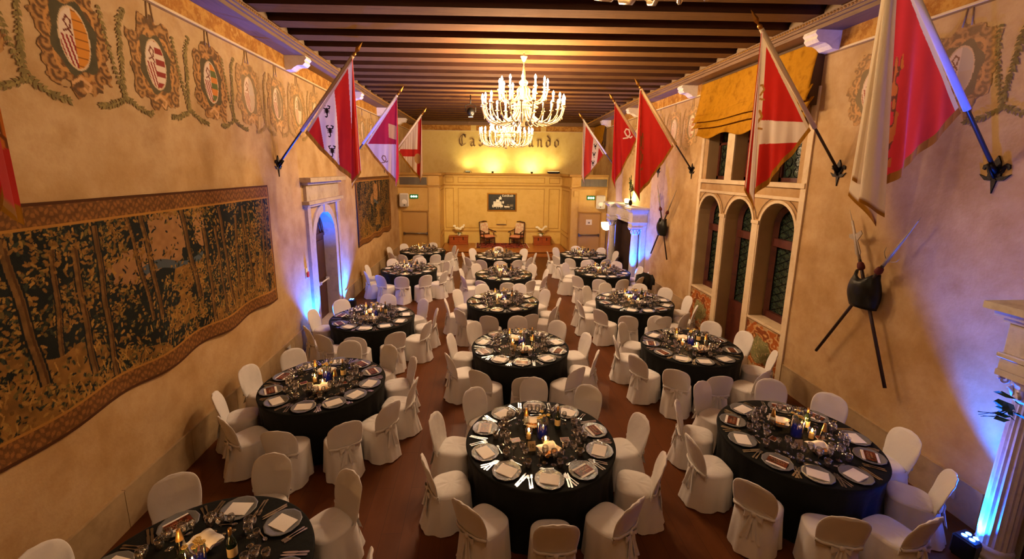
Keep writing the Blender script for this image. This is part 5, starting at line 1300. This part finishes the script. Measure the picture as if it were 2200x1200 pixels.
# flood lamps on the ledge
def flood(x, label, wide):
    f = thing('flood_lamp', label, 'flood light', sk(x, NY+.28, 3.78), 0, 'flood lamps on the ledge')
    if wide: obj('housing', MB().bbox((-.32, -.09, .02), (.32, .09, .11), .015), M_blackplastic, f); obj('lens', MB().box((-.29, -.05, .11), (.29, .08, .115)), M_lampglass, f); obj('foot', MB().box((-.25, -.06, 0), (.25, .06, .02)), M_blackplastic, f)
    else:
        mb = MB().tube([(-.2, 0, 0), (-.16, 0, .09), (.0, 0, .12), (.16, 0, .09), (.2, 0, 0)], .012, 6); obj('yoke', mb, M_blackplastic, f)
        obj('housing', MB().bbox((-.13, -.07, .01), (.13, .07, .075), .012), M_blackplastic, f); obj('lens', MB().box((-.11, -.05, .075), (.11, .05, .079)), M_lampglass, f)
    p = Vector(sk(x, NY+.28, 3.78)); light('flood_beam', 'SPOT', f, (0, 0, .14), (1, .82, .34), FLOOD_POWER*.5, .08, (.0, .40, 1.0), 2.4, 1.0)
flood(-.65, 'low yoke flood lamp on the ledge left of the picture', False); flood(3.75, 'flat black flood lamp on the right of the ledge', True)
for x, lab in ((.62, 'left of centre'), (2.62, 'right of centre')):
    f = thing('ledge_spot', 'small uplight behind the ledge cornice, %s' % lab, 'spotlight', sk(x, NY+.13, 3.78), 0, 'flood lamps on the ledge')
    obj('can', MB().lathe([(.05, 0), (.06, .01), (.06, .09), (.05, .09), (.045, .03)], 14), M_blackplastic, f)
    light('uplight_beam', 'SPOT', f, (0, 0, .12), (1, .82, .34), FLOOD_POWER*1.6, .10, (0, .62, .55), 2.6, 1.0)
# speakers, exit signs
for x, lab, s in ((-3.5, 'white wall loudspeaker left of the left exit sign', -1), (5.52, 'white wall loudspeaker right of the right exit sign', 1)):
    sp = thing('loudspeaker', lab, 'loudspeaker', sk(x, BY-.02, 2.26), -s*.25, 'white loudspeakers at the back')
    obj('cabinet', MB().bbox((-.2, -.3, 0), (.2, -.02, .6), .03), M_whiteplastic, sp); obj('grille', MB().bbox((-.165, -.312, .04), (.165, -.298, .56), .006), M_greyplastic, sp)
    obj('woofer', MB().lathe([(.12, 0), (.12, .006), (.05, .002)], 20, T=Matrix.Translation((0, -.312, .22)) @ Matrix.Rotation(PI/2, 4, 'X')), M_whiteplastic, sp)
    obj('tweeter', MB().lathe([(.03, 0), (.03, .006), (.012, .004)], 14, T=Matrix.Translation((0, -.312, .09)) @ Matrix.Rotation(PI/2, 4, 'X')), M_ink, sp)
    obj('wall_mount', MB().box((-.05, -.04, .2), (.05, .05, .4)), M_greyplastic, sp)
for x, z, lab in ((-3.02, 2.62, 'lit green exit sign above the left door'), (5.06, 2.64, 'lit green exit sign above the right door')):
    e = thing('exit_sign', lab, 'exit sign', sk(x, BY, z), -.0534, 'green exit signs')
    obj('case', MB().bbox((-.19, -.06, 0), (.19, 0, .19), .01), M_exit, e)
    pw = MB()
    for cx in (-.105, 0, .105): pw.lathe([(.045, 0), (.045, .006), (.03, .008)], 12, T=Matrix.Translation((cx, -.06, .095)) @ Matrix.Rotation(PI/2, 4, 'X'))
    obj('pictogram', pw, M_exitw, e)
# framed picture
pc = thing('framed_picture', 'gold-framed dark night picture of a white castle on the niche wall', 'picture', sk(1.1, NY, 1.85), -.0534)
fr = MB()
for a, b in (((-.76, -.05, 0), (.76, 0, .07)), ((-.76, -.05, .86), (.76, 0, .93)), ((-.76, -.05, .07), (-.69, 0, .86)), ((.69, -.05, .07), (.76, 0, .86))): fr.bbox(a, b, .012)
obj('frame', fr, M_frame_gold, pc); pic = obj('picture', MB().box((-.69, -.02, .07), (.69, 0, .86)), mat('night_sky', '#2a2620', .4, noise=['#1c1a16', '#38322a'], scale=4), pc)
cs = MB(); wht = []
def bx(x0, x1, z0, z1, m=0): cs.box((x0, -.024, z0), (x1, -.02, z1), m)
bx(-.44, -.02, .33, .50); bx(-.50, .05, .22, .33); bx(-.30, -.12, .50, .60); bx(-.16, -.02, .60, .72); bx(-.1, -.06, .72, .79); bx(.02, .10, .40, .52); bx(.12, .4, .20, .27); bx(.25, .38, .3, .36, 1); bx(.42, .58, .24, .36, 1)
for i in range(5): bx(-.41+.08*i, -.38+.08*i, .42, .46, 1)
q = random.Random(9)
for i in range(40):
    a, b = q.uniform(-.5, .5), q.uniform(.12, .28); s = q.uniform(.008, .03); bx(a, a+s*1.6, b, b+s, q.choice((0, 1, 1)))
obj('castle_print', cs, [M_white, mat('print_grey', '#7a6a54', .6)], pic)
mb = MB(); x = .0
for c in word: nib(mb, GL[c][1], .075, Matrix.Translation((x, -.022, .75)), .003, .2); x += GL[c][0]*.075*.76
for c in word: pass
obj('print_lettering', mb, M_white, pic)
# wall box, rug
wb = thing('wall_unit', 'small pale box on the niche wall between the armchairs', 'wall box', sk(1.08, NY, 1.16), -.0534); obj('body', MB().bbox((-.27, -.10, 0), (.27, 0, .26), .02), M_portal, wb); obj('slot', MB().box((-.24, -.105, .01), (.24, -.09, .04)), M_grille, wb)
rug = thing('rug', 'dark red patterned rug under the two armchairs on the stage', 'rug', sk(1.08, 21.75, .182))
nu, nv = 120, 80; U, V = np.meshgrid(np.linspace(-1, 1, nu), np.linspace(-1, 1, nv)); n1 = vnoise((nv, nu), (30, 44), 2)
C = np.where((n1 > .62)[..., None], L3('#a8503a'), L3('#6a1c18')); C = np.where((n1 < .25)[..., None], L3('#2c2030'), C)
e = np.maximum(np.abs(U), np.abs(V)); C = np.where(((e > .8) & (e < .9))[..., None], np.where((n1 > .5)[..., None], L3('#b57a54'), L3('#3a1a1c')), C); C = np.where((np.abs(U) > .975)[..., None], L3('#e0cfae'), C)
painted('pile', np.stack([U*1.32, V*.82+U*1.32*SK, .008+0*U], -1), C, paint_mat('rug_pile', .95, .2, 120), None, rug); obj('backing', MB().box((-1.32, -.82, 0), (1.32, .82, .006)), M_hearth, rug)
# armchairs
def armchair(x, rz, label):
    a = thing('armchair', label, 'armchair', sk(x, 22.0, .19), rz, 'carved armchairs on the stage')
    obj('seat', MB().bbox((-.28, -.26, .36), (.28, .26, .47), .04), M_seatfab, a); obj('seat_rail', MB().bbox((-.30, -.28, .30), (.30, .28, .37), .012), M_walnut, a)
    T = Matrix.Translation((0, .26, .46)) @ Matrix.Rotation(-.16, 4, 'X')
    b = obj('backrest', MB().bbox((-.24, -.03, .06), (.24, .05, .62), .03, T=T), M_uphol, a)
    f = MB(); 
    for s in (-1, 1): f.tube([T @ Vector((s*.27, .01, -.12)), T @ Vector((s*.275, .01, .66))], .026, 8)
    f.tube([T @ Vector((-.275, .01, .66)), T @ Vector((0, .01, .70)), T @ Vector((.275, .01, .66))], .028, 8); f.tube([T @ Vector((-.27, .01, .04)), T @ Vector((.27, .01, .04))], .022, 8); obj('back_frame', f, M_walnut, b)
    for s in (-1, 1):
        obj('armrest', MB().tube([(s*.29, .32, .72), (s*.31, .12, .70), (s*.32, -.10, .67), (s*.34, -.24, .66), (s*.33, -.28, .63)], [.022, .026, .028, .03, .02], 8).tube([(s*.32, -.16, .66), (s*.30, -.10, .55), (s*.29, -.14, .36)], .022, 8), M_walnut, a)
        for y in (-.24, .24):
            obj('leg', MB().tube([(s*.27, y, .34), (s*.275, y*1.02, .2), (s*.27, y*1.06, .08), (s*.28, y*1.12, 0)], [.035, .026, .022, .028], 8), M_walnut, a)
    obj('stretcher', MB().tube([(-.27, 0, .12), (.27, 0, .12)], .018, 8), M_walnut, a)
armchair(.36, .55, 'carved armchair on the left of the stage, turned towards the other'); armchair(1.84, -.55, 'carved armchair on the right of the stage, turned towards the other')
def chest(x, w, label, panels):
    c = thing('wooden_chest', label, 'chest', sk(x, 22.08, .18), 0, 'low wooden chests on the stage')
    obj('body', MB().bbox((-w/2, -.22, .04), (w/2, .22, .38), .012), M_chest, c); obj('lid', MB().bbox((-w/2-.03, -.25, .38), (w/2+.03, .25, .43), .012), M_chest, c); obj('base', MB().bbox((-w/2-.02, -.24, 0), (w/2+.02, .24, .06), .01), M_chest, c)
    for i in range(panels):
        a = -w/2+.05+i*(w-.06)/panels; obj('panel', MB().bbox((a, -.235, .09), (a+(w-.06)/panels-.04, -.215, .34), .01), M_chest, c)
    for a in (-.25*w, .25*w): obj('strap', MB().box((a-.02, -.245, .24), (a+.02, -.232, .39)), M_iron, c)
chest(-1.12, .94, 'longer low wooden chest left of the armchairs', 2); chest(3.15, .86, 'low wooden chest right of the armchairs', 2)
def orchid(x, label, seed):
    o = thing('potted_orchid', label, 'plant', sk(x, 22.05, .61), 0, 'white orchids on the chests'); q = random.Random(seed)
    obj('pot', MB().lathe([(.06, 0), (.085, .02), (.10, .15), (.092, .15), (.085, .10)], 18), M_whiteplastic, o)
    lv = MB()
    for i in range(6):
        g = i*1.05+q.random(); lv.grid(lambda u, v, g=g: (math.cos(g)*.22*v-math.sin(g)*.045*math.sin(PI*v)*(u-.5)*2, math.sin(g)*.22*v+math.cos(g)*.045*math.sin(PI*v)*(u-.5)*2, .14+.12*v-.16*v*v), 3, 6)
    obj('leaves', lv, M_leaf, o)
    for s in (-1, 1):
        pts = [(0, 0, .12), (s*.04, 0, .32), (s*.12, -.02, .48), (s*.22, -.03, .50)]
        stm = obj('stem', MB().tube(pts, .006, 5), M_leaf, o)
        for i in range(6):
            t = i/5; px = s*(.03+.22*t); pz = .36+.15*t+q.uniform(-.04, .04); fl = MB()
            for k in range(5):
                h = k*2*PI/5; fl.sphere((px+.03*math.cos(h), -.04, pz+.03*math.sin(h)), (.026, .008, .026), 8, 4)
            obj('blossom', fl, M_petal, stm)
orchid(-1.1, 'white orchid in a pale pot on the left chest', 1); orchid(3.1, 'white orchid in a pale pot on the right chest', 2)
# floor lamp
fl = thing('floor_lamp', 'floor lamp with glowing white bowl beside the far fireplace', 'floor lamp', (5.38, 18.1, 0)); obj('base', MB().lathe([(.15, 0), (.15, .02), (.02, .04)], 20), M_iron, fl); obj('pole', MB().tube([(0, 0, .03), (0, 0, 1.5)], .012, 8), M_iron, fl)
obj('bowl_shade', MB().lathe([(.03, 1.46), (.14, 1.50), (.21, 1.60), (.23, 1.80), (.22, 1.80), (.20, 1.62), (.13, 1.53), (.03, 1.50)], 24, cap=False), M_lampglass, fl); light('lamp_bulb', 'POINT', fl, (0, 0, 1.70), (1, .8, .45), 60, .06)
# lamp and dried branches on the far mantel
ml = thing('mantel_lamp', 'glowing lamp on the far fireplace mantel', 'lamp', (5.42, 15.8, 2.76)); obj('base', MB().lathe([(.07, 0), (.07, .02), (.03, .04)], 14), M_iron, ml); obj('glass', MB().lathe([(.05, .04), (.09, .08), (.10, .16), (.08, .2)], 16), M_lampglass, ml)
light('lamp_bulb', 'POINT', ml, (0, 0, .26), (1, .75, .38), 75, .05)
vs_ = thing('branch_arrangement', 'dark dried branches standing above the far fireplace', 'flowers', (5.40, 15.35, 2.76)); obj('pot', MB().lathe([(.05, 0), (.07, .1), (.05, .16), (.06, .18)], 14), M_iron, vs_); q = random.Random(3)
brm = MB(); lfm = MB()
for i in range(16):
    a = q.uniform(0, 6.28); h = q.uniform(.45, .95); r_ = q.uniform(.05, .28); pts = [(0, 0, .15), (r_*.4*math.cos(a), r_*.5*math.sin(a), .15+h*.5), (r_*math.cos(a)*.6, r_*math.sin(a), .15+h)]; brm.tube(pts, .005, 4)
    for k in range(5):
        t = .4+.12*k; c = Vector(pts[1]).lerp(Vector(pts[2]), t); lfm.sphere((c.x+q.uniform(-.03, .03), c.y+q.uniform(-.03, .03), c.z), (.02, .03, .025), 6, 4)
obj('twigs', brm, M_iron, vs_); stuff(obj('leaves', lfm, M_leaf, vs_))
# stage spot hung from the ceiling
sp = thing('ceiling_spotlight', 'dark round spotlight hanging from the joists left of the chandelier', 'spotlight', (-.32, 15.0, 5.72)); obj('head', MB().sphere((0, 0, .1), (.13, .16, .15), 14, 8), M_armour, sp); obj('yoke', MB().tube([(-.16, 0, .1), (-.17, 0, .3), (0, 0, .36), (.17, 0, .3), (.16, 0, .1)], .014, 6).tube([(0, 0, .36), (0, 0, .64)], .02, 8), M_armour, sp); obj('lens', MB().lathe([(.08, -.06), (.08, -.05), (.0, -.05)], 14, cap=False), M_greyplastic, sp)
light('stage_beam', 'SPOT', sp, (.05, .26, .02), (1, .76, .32), 1300, .08, (1.45, 7.3, -4.2), .95, .5)
# alarm, sockets
al = thing('fire_alarm', 'small red alarm box left of the blue lit doorway', 'alarm box', (XL, 9.84, 1.62)); obj('plate', MB().bbox((0, -.06, -.12), (.02, .06, .12), .006), M_whiteplastic, al); obj('red_button', MB().bbox((.02, -.05, -.10), (.05, .05, .03), .01), M_red, al)
def socket(side, y, z, label, n=1):
    W = WL if side < 0 else WR; s = thing('wall_socket', label, 'socket', (W(y)-side*.03, y, z), 0, 'wall sockets')
    for i in range(n):
        o = obj('plate', MB().bbox((-.012, -.075, -.05-.16*i), (.012, .075, .06-.16*i), .005), M_greyplastic, s); obj('insert', MB().box((-.016, -.045, -.03-.16*i), (.016, .045, .04-.16*i)), M_whiteplastic, o)
socket(1, 4.18, .40, 'two grey socket plates low on the wall right of the front right table', 2); socket(-1, 8.6, .33, 'small socket plate on the left dado before the doorway')
# LED uplights
def led(x, y, label, target, ang=1.15, power=BLUE_POWER, rz=0.):
    l = thing('led_uplight', label, 'uplight', (x, y, 0), rz, 'blue floor uplights'); obj('case', MB().bbox((-.10, -.10, .02), (.10, .10, .24), .015), M_blackplastic, l); obj('feet', MB().box((-.08, -.08, 0), (-.05, .08, .02)).box((.05, -.08, 0), (.08, .08, .02)), M_blackplastic, l)
    top = obj('top_plate', MB().box((-.085, -.085, .24), (.085, .085, .246)), M_blackplastic, l)
    for i in range(4):
        a = PI/4+i*PI/2; obj('lens', MB().lathe([(.024, .246), (.024, .252), (.012, .256)], 10, T=Matrix.Translation((.045*math.cos(a), .045*math.sin(a), 0))), M_led, top)
    c, s = math.cos(-rz), math.sin(-rz); tx, ty = target[0]-x, target[1]-y
    light('led_beam', 'SPOT', l, (0, 0, .27), BLUE, power, .05, (tx*c-ty*s, tx*s+ty*c, target[2]), ang, .5)
led(5.13, 3.54, 'blue lit floor uplight beside the near fireplace column', (5.52, 3.50, 2.3), 1.35, BLUE_POWER*.75, .2)
led(XL+.22, 9.95, 'floor uplight left of the arched doorway', (XL+.02, 10.02, 2.2), 1.7, BLUE_POWER*.85); led(XL+.22, 12.32, 'floor uplight right of the arched doorway', (XL+.02, 12.22, 2.2), 2.15, BLUE_POWER*.75)
led(5.05, 14.02, 'floor uplight before the near column of the far fireplace', (5.4, 14.2, 2.6), 1.1, BLUE_POWER*.7); led(5.0, 17.4, 'floor uplight before the far column of the far fireplace', (5.4, 17.3, 2.6), 1.1, BLUE_POWER*.5)
# greenery tied to the near fireplace column
gv = thing('foliage_spray', 'spray of dark leaves tied to the near fireplace column', 'foliage', (5.16, 3.48, 1.75)); q = random.Random(12); lm_ = MB(); tw = MB()
for i in range(22):
    a = q.uniform(1.6, 4.8); r_ = q.uniform(.05, .16); z = q.uniform(-.12, .12); lm_.add([(0, 0, z), (r_*.6*math.cos(a)-.02, r_*.6*math.sin(a)+.02, z+.03), (r_*math.cos(a), r_*math.sin(a), z), (r_*.6*math.cos(a)+.02, r_*.6*math.sin(a)-.02, z-.02)], [(0, 1, 2, 3)])
for i in range(5): a = q.uniform(1.8, 4.4); tw.tube([(0, 0, 0), (.12*math.cos(a), .12*math.sin(a), -.1), (.22*math.cos(a), .22*math.sin(a), -.12+q.uniform(-.1, .05))], .003, 4)
obj('leaves', lm_, M_leaf, gv); obj('twigs', tw, M_iron, gv)
